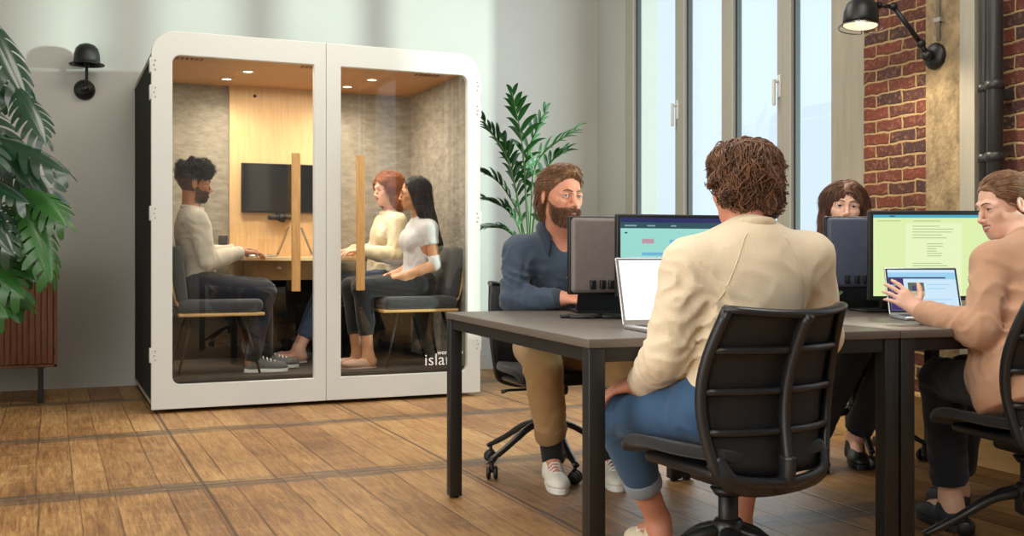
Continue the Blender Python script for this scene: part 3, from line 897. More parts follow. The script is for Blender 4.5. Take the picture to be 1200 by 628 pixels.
# ------------------------------------------------------------------ work tables
TA = math.radians(19.3)
def place(o, lat, d, z=0.0, ang=0.0):
    """stand a thing at a point; ang 0 = its own y axis points away from the photographer"""
    o.location = tuple(L(lat, d, z)); o.rotation_euler = (0, 0, -YAW + ang)
    return o
TZ = 0.74
T0 = (0.2097, 2.926)
def TT(x, y):
    return (T0[0] + x * math.cos(TA) - y * math.sin(TA), T0[1] + x * math.sin(TA) + y * math.cos(TA))
def work_table(w, dp, label):
    t = empty('work_table'); tag(t, label, 'table')
    MB().rbox((0, 0, TZ - 0.026), (w, dp, TZ), 0.003, 2).build('table_top', MATS['table_laminate'], t)
    for (x, y) in ((0.003, 0.003), (w - 0.053, 0.003), (0.003, dp - 0.053), (w - 0.053, dp - 0.053)):
        mb = MB(); mb.rbox((x, y, 0.008), (x + 0.05, y + 0.05, TZ - 0.026), 0.003, 2)
        lg = mb.build('leg', MATS['table_steel'], t)
        mb = MB(); mb.lathe([(0.017, 0), (0.017, 0.009)], 14, Matrix.Translation((x + 0.025, y + 0.025, 0))); mb.build('levelling_foot', MATS['black_plastic'], lg)
    zb = (TZ - 0.066, TZ - 0.027)
    mb = MB(); mb.box((0.053, 0.012, zb[0]), (w - 0.053, 0.042, zb[1])); mb.build('front_beam', MATS['table_steel'], t)
    mb = MB(); mb.box((0.053, dp - 0.042, zb[0]), (w - 0.053, dp - 0.012, zb[1])); mb.build('rear_beam', MATS['table_steel'], t)
    mb = MB(); mb.box((0.012, 0.053, zb[0]), (0.042, dp - 0.053, zb[1])); mb.build('side_beam', MATS['table_steel'], t)
    mb = MB(); mb.box((w - 0.042, 0.053, zb[0]), (w - 0.012, dp - 0.053, zb[1])); mb.build('side_beam', MATS['table_steel'], t)
    return t
W1, DP = 1.04, 1.44
t1 = work_table(W1, DP, 'dark steel legged work table in the foreground, between the two men')
place(t1, *TT(0, 0), 0, TA)
t2 = work_table(1.36, DP, 'dark steel legged work table joined on the far side, between the two women')
place(t2, *TT(W1 + 0.003, 0), 0, TA)

# ------------------------------------------------------------------ office chairs
mesh_fabric('back_mesh', (15, 15, 19), 0.93)
mat('chair_frame', (29, 29, 31), 0.36)
mat('chair_fabric', (24, 24, 27), 0.9, noise=0.2, nscale=200, bump=0.2, sheen=0.2)
def S_back(u, v):
    hw = 0.176 + 0.030 * math.sin(PI * min(1, v * 1.02)) + 0.012 * v
    z = 0.412 + 0.425 * v - 0.012 * (1 - u * u) * (v > 0.99)
    y = -0.222 - 0.070 * v + 0.050 * math.sin(PI * v) + 0.070 * u * u * (0.75 + 0.25 * v)
    return V3(u * hw, y, z)
def office_chair():
    t = empty('office_chair')                      # faces +y
    nb = V3(0, -0.012, 0)
    us = [i / 12 * 2 - 1 for i in range(13)]; vs_ = [i / 14 for i in range(15)]
    mb = MB(); mb.smooth = True
    vs = [S_back(u, v) for v in vs_ for u in us]
    mb.add(vs, [(j * 13 + i, j * 13 + i + 1, (j + 1) * 13 + i + 1, (j + 1) * 13 + i) for j in range(14) for i in range(12)])
    o = mb.build('back_mesh', MATS['back_mesh'], t); md = o.modifiers.new('s', 'SOLIDIFY'); md.thickness = 0.004
    # outer frame: down one side, along the bottom, up the other side, top rail
    loop = [S_back(-1, v) for v in [1 - i / 14 for i in range(15)]] + [S_back(u, 0) + V3(0, 0, -0.02 * (1 - u * u)) for u in us[1:-1]] + [S_back(1, v) for v in vs_]
    mb = MB(); mb.tube([p + nb for p in loop], 0.0135, 10, flat=(1.0, 1.25)); mb.build('back_frame', MATS['chair_frame'], t)
    mb = MB(); mb.tube([S_back(u * 1.03, 1.0) + nb * 0.6 for u in us], 0.0145, 10, flat=(1.25, 0.8)); mb.build('top_rail', MATS['chair_frame'], t)
    for v in (0.755, 0.505, 0.26):
        mb = MB(); mb.tube([S_back(u, v) + nb * 1.3 for u in us], 0.0105, 8, flat=(0.8, 1.0)); mb.build('rib', MATS['chair_frame'], t)
    mb = MB(); mb.tube([S_back(0, v) + nb * 2.0 for v in vs_] , 0.016, 10, flat=(1.1, 0.75)); mb.build('spine', MATS['chair_frame'], t)
    mb = MB(); mb.tube(bez([S_back(-0.98, 0.10) + nb, (-0.14, -0.20, 0.395), (0, -0.19, 0.372), (0.14, -0.20, 0.395), S_back(0.98, 0.10) + nb], 8), 0.015, 10, flat=(0.8, 1.7))
    mb.tube(bez([S_back(0, 0.12) + nb * 2, (0, -0.225, 0.40), (0, -0.15, 0.375), (0, -0.02, 0.375)], 8), 0.02, 10, flat=(1.5, 0.8)); mb.build('back_carrier', MATS['chair_frame'], t)
    # seat: waterfall front edge
    mb = MB(); mb.smooth = True
    nx, ny = 14, 14; vs, fs = [], []
    for j in range(ny + 1):
        for i in range(nx + 1):
            u, v = i / nx * 2 - 1, j / ny * 2 - 1
            x = 0.222 * math.copysign(abs(u) ** 0.9, u) * (1 - 0.10 * max(0, v) ** 3 - 0.26 * max(0, -v) ** 2); y = 0.022 + 0.215 * v
            z = 0.472 - 0.018 * (1 - u * u) * (1 - v * v) - 0.045 * max(0, v) ** 4 + 0.012 * abs(u) ** 3
            vs.append((x, y, z))
    for j in range(ny):
        for i in range(nx): a = j * (nx + 1) + i; fs.append((a, a + 1, a + nx + 2, a + nx + 1))
    mb.add(vs, fs); o = mb.build('seat', MATS['chair_fabric'], t)
    md = o.modifiers.new('s', 'SOLIDIFY'); md.thickness = 0.030; md.offset = -1
    md = o.modifiers.new('b', 'BEVEL'); md.width = 0.011; md.segments = 3; md.limit_method = 'ANGLE'
    mb = MB(); mb.rbox((-0.17, -0.15, 0.395), (0.17, 0.16, 0.425), 0.012, 3); mb.build('seat_pan', MATS['chair_frame'], t)
    mb = MB(); mb.rbox((-0.065, -0.12, 0.345), (0.065, 0.10, 0.40), 0.018, 3); mb.lathe([(0.05, 0.335), (0.036, 0.315)], 16); mb.build('mechanism', MATS['black_plastic'], t)
    mb = MB(); mb.tube([(0.06, 0.03, 0.372), (0.20, 0.03, 0.372), (0.23, 0.03, 0.366)], [0.006, 0.006, 0.010], 8); mb.build('lever', MATS['black_plastic'], t)
    mb = MB(); mb.lathe([(0.027, 0.15), (0.027, 0.315), (0.023, 0.318), (0.015, 0.322), (0.015, 0.37)], 18); mb.build('column', MATS['black_plastic'], t)
    mb = MB(); mb.lathe([(0.030, 0.150), (0.042, 0.160), (0.044, 0.235), (0.036, 0.250), (0.027, 0.252)], 20); mb.build('hub', MATS['chair_frame'], t)
    for k in range(5):
        a = math.radians(18 + 72 * k); ca, sa = math.cos(a), math.sin(a)
        q = lambda r, z: (r * ca, r * sa, z)
        mb = MB(); mb.tube(bez([q(0.03, 0.222), q(0.12, 0.196), (q(0.23, 0.130)), q(0.325, 0.080)], 6), [0.024] * 4 + [0.021] * 6 + [0.018] * 6 + [0.015] * 3, 10, flat=(1.0, 0.72))
        sp = mb.build('spoke', MATS['chair_frame'], t)
        M = Matrix.Translation(q(0.312, 0.0)) @ Matrix.Rotation(a + 0.9, 4, 'Z')
        mb = MB()
        for s in (-1, 1):
            mb.lathe([(0, 0.0), (0.024, 0.0), (0.029, 0.004), (0.029, 0.014), (0.022, 0.019), (0, 0.019)], 18, M @ Matrix.Translation((0, s * 0.006, 0.030)) @ Matrix.Rotation(-s * PI / 2, 4, 'X'))
        mb.rbox((-0.016, -0.009, 0.03), (0.018, 0.009, 0.062), 0.006, 2, M); mb.lathe([(0.008, 0.05), (0.008, 0.082)], 10, M)
        mb.build('castor', MATS['black_plastic'], sp)
    return t
oc = office_chair()
GR = 'black mesh-backed office chairs at the work tables'
place(oc, 0.592, 2.92, 0, math.radians(27)); tag(oc, 'black mesh-backed office chair under the man seen from behind', 'chair', GR)
oc2 = copy_tree(oc); place(oc2, 0.16, 4.80, 0, math.radians(200)); oc2['label'] = 'black mesh-backed office chair under the bearded man in the blue shirt'
oc3 = copy_tree(oc); place(oc3, 1.645, 5.13, 0, math.radians(176)); oc3['label'] = 'black mesh-backed office chair under the woman behind the dark monitor, by the brick pier'
oc4 = copy_tree(oc); place(oc4, 1.635, 3.37, 0, math.radians(13)); oc4['label'] = 'black mesh-backed office chair under the woman in the tan jacket'

# ------------------------------------------------------------------ monitors and laptops
def screen_mat(name, col, s=1.0):
    return mat(name, tuple(int(c * 0.1) for c in col), 0.25, emit=col, estr=s * 1.15)
screen_mat('scr_mint', (160, 226, 214), 0.92); screen_mat('scr_navy', (38, 40, 92)); screen_mat('scr_teal', (44, 78, 90)); screen_mat('scr_white', (255, 255, 250), 1.15)
screen_mat('scr_grey', (128, 160, 160)); screen_mat('scr_red', (190, 150, 160)); screen_mat('scr_blue', (110, 180, 215)); screen_mat('scr_yellow', (226, 246, 178), 0.95)
screen_mat('scr_page', (234, 248, 196), 0.98); screen_mat('scr_text', (178, 192, 140)); screen_mat('scr_cyan', (70, 170, 200)); screen_mat('scr_sky', (160, 215, 245), 0.95)
screen_mat('scr_purple', (66, 48, 110)); screen_mat('scr_pale', (205, 232, 250)); screen_mat('scr_photo', (92, 104, 92)); screen_mat('scr_photo_light', (190, 180, 140)); screen_mat('scr_dark', (60, 70, 110))
mat('monitor_back_grey', (118, 108, 104), 0.5, noise=0.08, nscale=30)
mat('monitor_back_slate', (74, 80, 98), 0.5, noise=0.08, nscale=30)

def screen_rects(parent, rects, w, h, M=None, y=-0.0006):
    """rects: (x0, z0, x1, z1, material) as fractions of the display"""
    names = []
    mb = MB()
    for (x0, z0, x1, z1, m) in rects:
        if m not in names: names.append(m)
        mb.cur = names.index(m)
        k = 0.00006 * len(mb.f) / 6
        mb.box(((x0 - 0.5) * w, y - 0.0003 - k, z0 * h), ((x1 - 0.5) * w, y, z1 * h), M)
    return mb.build('screen_content', [MATS[n] for n in names], parent)

def monitor(w, h, zb, back='black_plastic', disp='screen_off', bez=0.013, rects=None):
    """screen faces -y; bottom edge at height zb above the table"""
    t = empty('monitor')
    cas = MB(); cas.rbox((-w / 2, -0.012, zb), (w / 2, 0.012, zb + h), 0.006, 3); c_ = cas.build('casing', MATS['black_plastic'], t)
    mb = MB(); mb.rbox((-w / 2 + 0.006, 0.002, zb + 0.006), (w / 2 - 0.006, 0.034, zb + h - 0.006), 0.022, 5); mb.build('back_cover', MATS[back], t)
    d = MB(); d.box((-w / 2 + bez, -0.0128, zb + bez), (w / 2 - bez, -0.0118, zb + h - bez)); dd = d.build('display', MATS[disp], t)
    if rects: screen_rects(dd, rects, w - 2 * bez, h - 2 * bez, Matrix.Translation((0, -0.0125, zb + bez)))
    zc = zb + h * 0.45
    mb = MB(); mb.rbox((-0.035, 0.03, 0.01), (0.035, 0.055, zc), 0.008, 3); mb.build('stand', MATS['black_plastic'], t)
    mb = MB(); mb.rbox((-0.115, -0.07, 0.0), (0.115, 0.10, 0.012), 0.005, 3); mb.build('foot', MATS['black_plastic'], t)
    # rating plate and sockets low on the back
    mb = MB(); mb.box((-w / 2 + 0.07, 0.0335, zb + 0.035), (-w / 2 + 0.16, 0.0352, zb + 0.062)); mb.build('rating_plate', MATS['dark_grey_plastic'], t)
    mb = MB()
    for x in (0.085, 0.125, 0.16): mb.rbox((w / 2 - x - 0.011, 0.03, zb + 0.02), (w / 2 - x + 0.011, 0.046, zb + 0.055), 0.004, 2)
    mb.build('plug', MATS['black_plastic'], t)
    return t
def text_rows(x0, x1, z0, z1, n, m, seed):
    r = random.Random(seed); out = []
    for i in range(n):
        z = z1 - (z1 - z0) * (i + 0.5) / n
        out.append((x0, z - 0.006, x0 + (x1 - x0) * r.uniform(0.55, 1.0), z + 0.004, m))
    return out
R2 = [(0, 0, 1, 1, 'scr_mint'), (0, 0.94, 1, 1, 'scr_navy'), (0, 0.86, 1, 0.94, 'scr_teal'), (0.03, 0.885, 0.12, 0.905, 'scr_grey'), (0.2, 0.885, 0.26, 0.905, 'scr_grey'), (0.38, 0.885, 0.42, 0.905, 'scr_grey'),
      (0.16, 0.66, 0.25, 0.72, 'scr_red'), (0.37, 0.66, 0.46, 0.71, 'scr_blue'), (0.16, 0.50, 0.36, 0.54, 'scr_blue'), (0.38, 0.51, 0.47, 0.525, 'scr_grey'),
      (0.16, 0.34, 0.25, 0.39, 'scr_red'), (0.26, 0.345, 0.36, 0.37, 'scr_blue'), (0.02, 0.345, 0.12, 0.36, 'scr_grey'), (0.02, 0.24, 0.08, 0.255, 'scr_teal'),
      (0.6, 0.58, 0.74, 0.62, 'scr_blue'), (0.6, 0.42, 0.8, 0.46, 'scr_red'), (0.86, 0.79, 0.93, 0.805, 'scr_grey'), (0.03, 0.79, 0.05, 0.81, 'scr_teal'), (0, 0, 1, 0.03, 'scr_navy')]
m2 = monitor(0.545, 0.292, 0.082, rects=R2); m2_c = TT(0.43 + 0.27, 0.70)
place(m2, *TT(0.415 + 0.2725, 0.72), TZ, TA); tag(m2, 'monitor with a pale mint screen facing the man seen from behind', 'monitor')
m1 = monitor(0.53, 0.292, 0.082, 'monitor_back_grey'); place(m1, *TT(0.345 + 0.265, 0.99), TZ, TA + PI); tag(m1, 'monitor with a grey back, facing the bearded man', 'monitor')
R4 = [(0, 0, 1, 1, 'scr_yellow'), (0, 0.965, 1, 1, 'scr_cyan'), (0.24, 0.0, 0.66, 0.90, 'scr_page'), (0.12, 0.978, 0.16, 0.99, 'scr_navy')] + \
     text_rows(0.29, 0.62, 0.70, 0.88, 5, 'scr_text', 1) + text_rows(0.40, 0.52, 0.48, 0.66, 6, 'scr_text', 2) + text_rows(0.29, 0.62, 0.05, 0.42, 12, 'scr_text', 3) + \
     [(0.03, 0.92, 0.2, 0.93, 'scr_text'), (0.3, 0.92, 0.5, 0.93, 'scr_text')]
m4 = monitor(0.56, 0.345, 0.055, rects=R4, bez=0.017); place(m4, 1.365 + 0.28, 4.11, TZ, math.radians(3)); tag(m4, 'large monitor with a pale yellow document, in front of the woman in the tan jacket', 'monitor')
m3 = monitor(0.50, 0.292, 0.094, 'monitor_back_slate'); place(m3, 1.26 + 0.25, 4.34, TZ, math.radians(186)); tag(m3, 'monitor with a slate back hiding the lower face of a woman', 'monitor')

def lid_rects(lp, rects, w, dp, ang):
    a = math.radians(ang - 90)
    M = Matrix.Translation((0, 0.004, 0.010)) @ Matrix.Rotation(-a, 4, 'X') @ Matrix.Translation((0, -0.0052, 0.016))
    lid = [c for c in kids(lp) if c.name.startswith('lid')][0]
    return screen_rects(lid, rects, w - 0.02, dp - 0.026, M)
mat('laptop_silver', (196, 197, 200), 0.3, metal=0.8)
la = laptop('laptop', 0.315, 0.222, 108, 'laptop_silver', 'scr_white', bez='laptop_silver'); place(la, 0.498, 3.37, TZ, math.radians(16)); tag(la, 'silver open laptop with a blank white screen, before the man seen from behind', 'laptop')
lb = laptop('laptop', 0.32, 0.22, 118, 'laptop_black', 'scr_white'); place(lb, 0.41, 4.225, TZ, math.radians(176) + TA * 0.6); tag(lb, 'black open laptop under the hand of the bearded man', 'laptop')
RL = [(0, 0, 1, 1, 'scr_sky'), (0, 0.93, 1, 1, 'scr_pale'), (0, 0, 0.22, 0.80, 'scr_purple'), (0, 0.78, 0.85, 0.815, 'scr_dark'), (0.22, 0.0, 1, 0.76, 'scr_pale'),
      (0.28, 0.36, 0.52, 0.68, 'scr_photo'), (0.28, 0.36, 0.52, 0.47, 'scr_photo_light'), (0.34, 0.47, 0.40, 0.6, 'scr_dark'), (0.56, 0.62, 0.9, 0.64, 'scr_sky'), (0.56, 0.52, 0.84, 0.54, 'scr_sky'),
      (0.28, 0.25, 0.9, 0.27, 'scr_sky'), (0.28, 0.17, 0.8, 0.19, 'scr_sky'), (0.03, 0.60, 0.16, 0.63, 'scr_blue'), (0.03, 0.48, 0.14, 0.51, 'scr_blue'), (0.03, 0.36, 0.17, 0.39, 'scr_blue'), (0.03, 0.24, 0.12, 0.27, 'scr_blue')]
lc = laptop('laptop', 0.265, 0.185, 112, 'laptop_silver', 'scr_sky'); place(lc, 1.515, 3.90, TZ, math.radians(-3)); tag(lc, 'small open laptop showing a pale blue page, before the woman in tan', 'laptop')
lid_rects(lc, RL, 0.265, 0.185, 112)
ld = laptop('laptop', 0.31, 0.215, 128, 'laptop_black', 'scr_white'); place(ld, 1.46, 4.56, TZ, math.radians(184)); tag(ld, 'dark open laptop below the slate-backed monitor', 'laptop')

# small things on the tables
mat('pot_grey', (150, 152, 150), 0.6); mat('leaf_small', (48, 104, 44), 0.45)
pp = empty('potted_plant'); tag(pp, 'tiny green plant in a pale grey pot at the foot of the slate-backed monitor', 'plant')
place(pp, 1.20, 3.98, TZ)
MB().lathe([(0.026, 0), (0.036, 0.05), (0.038, 0.052), (0.034, 0.052), (0.031, 0.044), (0, 0.044)], 20).build('pot', MATS['pot_grey'], pp)
for k in range(11):
    a = k * 2.4; h = 0.05 + 0.02 * ((k * 7) % 5) / 5
    mb = MB(); mb.tube(bez([(0.006 * math.cos(a), 0.006 * math.sin(a), 0.043), (0.016 * math.cos(a), 0.016 * math.sin(a), 0.043 + h * 0.6), (0.034 * math.cos(a), 0.034 * math.sin(a), 0.043 + h)], 5), [0.002] * 3 + [0.005] * 4 + [0.0045, 0.004, 0.003, 0.001], 6, flat=(1.3, 0.4))
    mb.build('leaf', MATS['leaf_small'], pp)
cb = empty('cable_bundle'); tag(cb, 'flat black bundle of cables lying on the table beside the grey-backed monitor', 'cable')
place(cb, 0.27, 3.86, TZ)
mb = MB(); mb.tube(bez([(-0.08, 0.02, 0.006), (-0.03, 0.035, 0.006), (0.03, 0.0, 0.006), (0.10, 0.03, 0.006), (0.2, 0.04, 0.006)], 10), 0.0055, 8)
mb.tube(bez([(-0.06, -0.02, 0.006), (0.0, -0.03, 0.006), (0.06, 0.0, 0.006), (0.15, -0.01, 0.006)], 10), 0.0055, 8); mb.build('cable', MATS['black_plastic'], cb)
for q_ in (((-0.095, 0.0, 0.0), (-0.045, 0.045, 0.014)), ((0.055, -0.03, 0), (0.12, 0.0, 0.014))):
    MB().rbox(*q_, 0.005).build('adapter', MATS['black_plastic'], cb)

# ------------------------------------------------------------------ wall lamps
def lamp_shade_profile():
    return [(0.118, 0.0), (0.118, -0.006), (0.092, 0.003), (0.089, 0.03), (0.087, 0.07), (0.076, 0.110), (0.052, 0.136), (0.02, 0.147), (0, 0.148)]
wl = empty('wall_lamp', (0.222, BW - 0.005, 2.165)); tag(wl, 'black dome wall lamp on the pale back wall, left of the booth', 'lamp')
Rx = Matrix.Rotation(PI / 2, 4, 'X')
MB().lathe([(0, 0.0), (0.072, 0.0), (0.074, 0.012), (0.060, 0.03), (0.03, 0.045), (0, 0.047)], 28, Rx).build('wall_plate', MATS['black_metal'], wl)
mb = MB(); mb.lathe([(0, -0.028), (0.03, -0.028), (0.033, 0), (0.03, 0.028), (0, 0.028)], 18, Matrix.Translation((0, -0.07, 0.0)) @ Matrix.Rotation(PI / 2, 4, 'Y')); mb.build('joint', MATS['black_metal'], wl)
mb = MB(); mb.tube([(0.0, -0.06, 0.0), (0.01, -0.075, 0.05), (0.012, -0.085, 0.11), (0.012, -0.10, 0.155)], 0.011, 12); mb.tube([(0.012, -0.10, 0.15), (0.012, -0.13, 0.20)], 0.016, 12); mb.build('arm', MATS['black_metal'], wl)
Ms = Matrix.Translation((0.012, -0.15, 0.165))
mb = MB(); mb.lathe([(r, z) for r, z in lamp_shade_profile()], 36, Ms, cap=False); sh = mb.build('lamp_shade', MATS['black_metal'], wl); md = sh.modifiers.new('s', 'SOLIDIFY'); md.thickness = 0.003
MB().lathe([(0, 0.03), (0.02, 0.035), (0.03, 0.06), (0.02, 0.09), (0, 0.095)], 18, Ms).build('bulb', MATS['white_paint'], wl)

al = empty('wall_lamp', (0, 0, 0)); tag(al, 'black jointed arm wall lamp, lit, on the concrete beside the brick pier', 'lamp')
pw = V3(PX - 0.012, 4.03, 1.955)
hd = V3(3.61, 4.085, 2.135)
Mp = Matrix.Translation(pw) @ Matrix.Rotation(-PI / 2, 4, 'Y')
MB().lathe([(0, 0.0), (0.063, 0.0), (0.066, 0.014), (0.055, 0.026), (0.03, 0.035), (0, 0.036)], 28, Mp).build('wall_plate', MATS['black_metal'], al)
j1 = pw + V3(-0.06, 0.0, 0.0); j2 = pw + V3(-0.10, 0.0, 0.055); j3 = V3(3.79, 4.06, 2.185); j4 = hd + V3(0.11, 0, 0.055)
def ball(mb, c, r): mb.lathe([(0.0001, -r), (r * 0.7, -r * 0.7), (r, 0), (r * 0.7, r * 0.7), (0.0001, r)], 16, Matrix.Translation(c)); return mb
mb = MB(); mb.tube([pw + V3(-0.03, 0, 0), j1], 0.024, 16); ball(mb, j1, 0.03); ball(mb, j2, 0.024); mb.tube([j1, j2], 0.014, 12); mb.build('wall_joint', MATS['black_metal'], al)
mb = MB(); mb.tube([j2, j3], 0.0125, 14); mb.build('arm', MATS['black_metal'], al)
mb = MB(); ball(mb, j3, 0.023); mb.tube([j3, j4], 0.011, 12); ball(mb, j4, 0.02); mb.tube([j4, hd + V3(0.03, 0, 0.05)], 0.016, 12); mb.build('head_joint', MATS['black_metal'], al)
Mh = Matrix.Translation(hd) @ Matrix.Rotation(0.10, 4, 'Y') @ Matrix.Rotation(-0.06, 4, 'X')
mb = MB(); mb.lathe([(0.084, -0.055), (0.085, -0.03), (0.083, 0.01), (0.072, 0.048), (0.05, 0.072), (0.022, 0.084), (0.0, 0.086)], 36, Mh, cap=False); sh = mb.build('lamp_shade', MATS['black_metal'], al); md = sh.modifiers.new('s', 'SOLIDIFY'); md.thickness = 0.003
mat('shade_inside', (236, 234, 228), 0.5)
mb = MB(); mb.lathe([(0.0805, -0.054), (0.081, -0.03), (0.079, 0.008), (0.068, 0.044), (0.046, 0.066), (0.0, 0.078)], 36, Mh, cap=False); mb.build('reflector', MATS['shade_inside'], sh)
MB().lathe([(0, -0.038), (0.022, -0.034), (0.032, -0.015), (0.026, 0.012), (0.013, 0.035), (0.013, 0.06)], 20, Mh).build('bulb', MATS['bulb_lit'], al)
mb = MB()
mb.tube([Mh @ Vector((0.104 * math.cos(a), 0.104 * math.sin(a), -0.066)) for a in [2 * PI * k / 36 for k in range(37)]], 0.0028, 8, caps=False)
for k in range(4):
    a = PI / 4 + PI / 2 * k; mb.tube([Mh @ Vector((0.084 * math.cos(a), 0.084 * math.sin(a), -0.045)), Mh @ Vector((0.104 * math.cos(a), 0.104 * math.sin(a), -0.066))], 0.0028, 6)
mb.build('guard_ring', MATS['grey_metal'], al)

# ------------------------------------------------------------------ walnut sideboard
sb = empty('sideboard', (0.035, 7.56, 0)); tag(sb, 'walnut sideboard with ribbed front and black legs behind the big leafed plant', 'cabinet')
SW, SD, SZ0, SZ1 = 1.5, 0.46, 0.235, 0.935
mb = MB(); mb.box((-SW, 0.012, SZ0), (0, SD, SZ0 + 0.02)); mb.box((-SW, 0.0, SZ1 - 0.028), (0.003, SD, SZ1)); mb.box((-SW, 0.012, SZ0), (-SW + 0.02, SD, SZ1)); mb.box((-0.02, 0.012, SZ0), (0, SD, SZ1)); mb.box((-SW, SD - 0.012, SZ0), (0, SD, SZ1)); mb.build('body', MATS['walnut'], sb, bevel=0.002)
for i in range(2):
    x0 = -0.02 - (i + 1) * 0.73 + 0.003; x1 = -0.02 - i * 0.73 - 0.003
    mb = MB(); n = 20; w = (x1 - x0) / n
    mb.box((x0, 0.008, SZ0 + 0.023), (x1, 0.022, SZ1 - 0.031))
    for k in range(n):
        mb.rbox((x0 + k * w + 0.0015, 0.0, SZ0 + 0.023), (x0 + (k + 1) * w - 0.0015, 0.014, SZ1 - 0.031), 0.004, 2)
    d = mb.build('door', MATS['walnut'], sb)
    mb = MB()
    for z in (0.34, 0.83): mb.box((x1 + 0.001, 0.002, z - 0.03), (x1 + 0.006, 0.02, z + 0.03))
    mb.build('hinge', MATS['black_metal'], d)
for x in (-SW + 0.06, -0.10):
    for y in (0.05, SD - 0.08):
        mb = MB(); mb.box((x - 0.016, y - 0.014, 0), (x + 0.016, y + 0.014, SZ0)); mb.box((x - 0.03, y - 0.03, SZ0 - 0.006), (x + 0.03, y + 0.03, SZ0)); mb.build('leg', MATS['black_metal'], sb, bevel=0.002)

# ------------------------------------------------------------------ plants
mat('monstera_leaf_young', (46, 96, 38), 0.32, noise=0.25, nscale=9, spec=0.5)
mat('monstera_leaf', (24, 60, 38), 0.28, noise=0.3, nscale=9, spec=0.6, coat=0.2)
mat('monstera_stem', (70, 104, 54), 0.45)
mat('palm_leaf', (44, 100, 46), 0.35, noise=0.3, nscale=14, spec=0.5)
mat('palm_stem', (88, 128, 66), 0.45)
mat('pot_dark', (54, 55, 58), 0.6); mat('soil', (44, 32, 24), 0.95, noise=0.4, nscale=80)
mat('pot_blue', (112, 122, 142), 0.55)

def monstera_leaf(base, tip_dir, normal, size, droop, seed, wide=0.42):
    """one big slit leaf: base where the stalk meets it, blade along tip_dir, separate fingers each side of an unbroken middle"""
    r = random.Random(seed)
    d = nrm(tip_dir); nn = nrm(normal - d * np.dot(normal, d)); sd = np.cross(nn, d)
    mb = MB(); mb.smooth = True
    cup = r.uniform(0.25, 0.5)
    def wid(t): return wide * (max(0.0, math.sin(PI * min(1, t * 0.93 + 0.07))) ** 0.55) * (1 - 0.35 * t) * size
    def pos(t, s, side):
        """t along the middle rib, s out to the edge"""
        w = wid(min(max(t, 0.0), 1.0)) * s
        fwd = t + 0.20 * s * s * (1 - 0.5 * t) - 0.10 * s * (1 - t) ** 2
        z = cup * 0.30 * s * size * wide - 0.55 * s * s * size * wide * (0.6 + droop) - droop * 0.45 * fwd * fwd * size
        return base + d * fwd * size * 0.95 + sd * side * w + nn * z - UPZ * droop * 0.10 * size * fwd
    core = 0.34; nl = 7
    for side in (-1, 1):
        ts = [i / 30 for i in range(31)]
        vs = [pos(t, core * k / 3, side) for t in ts for k in range(4)]
        fs = []
        for i in range(30):
            for k in range(3):
                q = (i * 4 + k, i * 4 + k + 1, (i + 1) * 4 + k + 1, (i + 1) * 4 + k); fs.append(q if side > 0 else q[::-1])
        mb.add(vs, fs)
        for i in range(nl):
            tc = 0.04 + (i + 0.5) * 0.93 / nl; hw = 0.5 * 0.93 / nl
            vs, fs = [], []
            reach = 1.0 if r.random() > 0.12 else 0.8
            for j in range(9):
                u = j / 8; s_ = core * 0.97 + (reach - core) * u
                h = hw * (1.0 - 0.30 * u ** 0.7) * math.sqrt(max(0.0, 1 - u ** 7)) * (0.92 if j else 1.0)
                for k in range(4): vs.append(pos(tc + h * (k / 1.5 - 1), s_, side))
            for j in range(8):
                for k in range(3):
                    q = (j * 4 + k, (j + 1) * 4 + k, (j + 1) * 4 + k + 1, j * 4 + k + 1); fs.append(q if side > 0 else q[::-1])
            mb.add(vs, fs)
    mb.tube([pos(t, 0, 1) - nn * 0.001 for t in [i / 12 for i in range(13)]], [0.0045 * (1 - 0.8 * i / 12) for i in range(13)], 6)
    return mb
mo = empty('monstera', tuple(L(-3.28, 6.05, 0))); tag(mo, 'large split-leaf plant with glossy dark leaves in front of the walnut sideboard', 'plant')
mo_b = np.array(mo.location)
mbp = MB(); mbp.lathe([(0, 0), (0.17, 0), (0.21, 0.36), (0.215, 0.40), (0.195, 0.40), (0.185, 0.35), (0, 0.35)], 32); mbp.build('pot', MATS['pot_dark'], mo)
MB().lathe([(0, 0.352), (0.186, 0.352)], 24).build('soil', MATS['soil'], mo)
# (px, py of the leaf's stalk end, px, py of its tip, distance, width factor, droop)
LEAVES = [(-22, 14, 36, 122, 6.1, 0.3, 0.35, 0), (22, 104, 54, 166, 6.0, 0.42, 0.35, 0), (-12, 160, 78, 196, 5.9, 0.34, 0.5, 0), (2, 160, 56, 250, 6.05, 0.4, 0.5, 0), (28, 216, 76, 262, 6.0, 0.5, 0.4, 1), (34, 238, 66, 326, 5.95, 0.42, 0.45, 1), (16, 232, 46, 306, 6.1, 0.42, 0.3, 1), (-40, 200, 34, 232, 5.85, 0.42, 0.4, 0), (-44, 214, 14, 296, 5.8, 0.42, 0.4, 0), (-10, 272, 40, 328, 6.1, 0.48, 0.4, 1), (-34, 282, 26, 346, 5.95, 0.5, 0.4, 1), (-50, 312, 6, 370, 5.9, 0.5, 0.4, 1), (-46, 60, 8, 116, 6.2, 0.4, 0.4, 0), (-40, 110, 16, 206, 6.2, 0.4, 0.4, 0), (-60, 120, -6, 190, 5.7, 0.45, 0.4, 0), (-24, 322, 34, 360, 6.2, 0.5, 0.3, 1)]
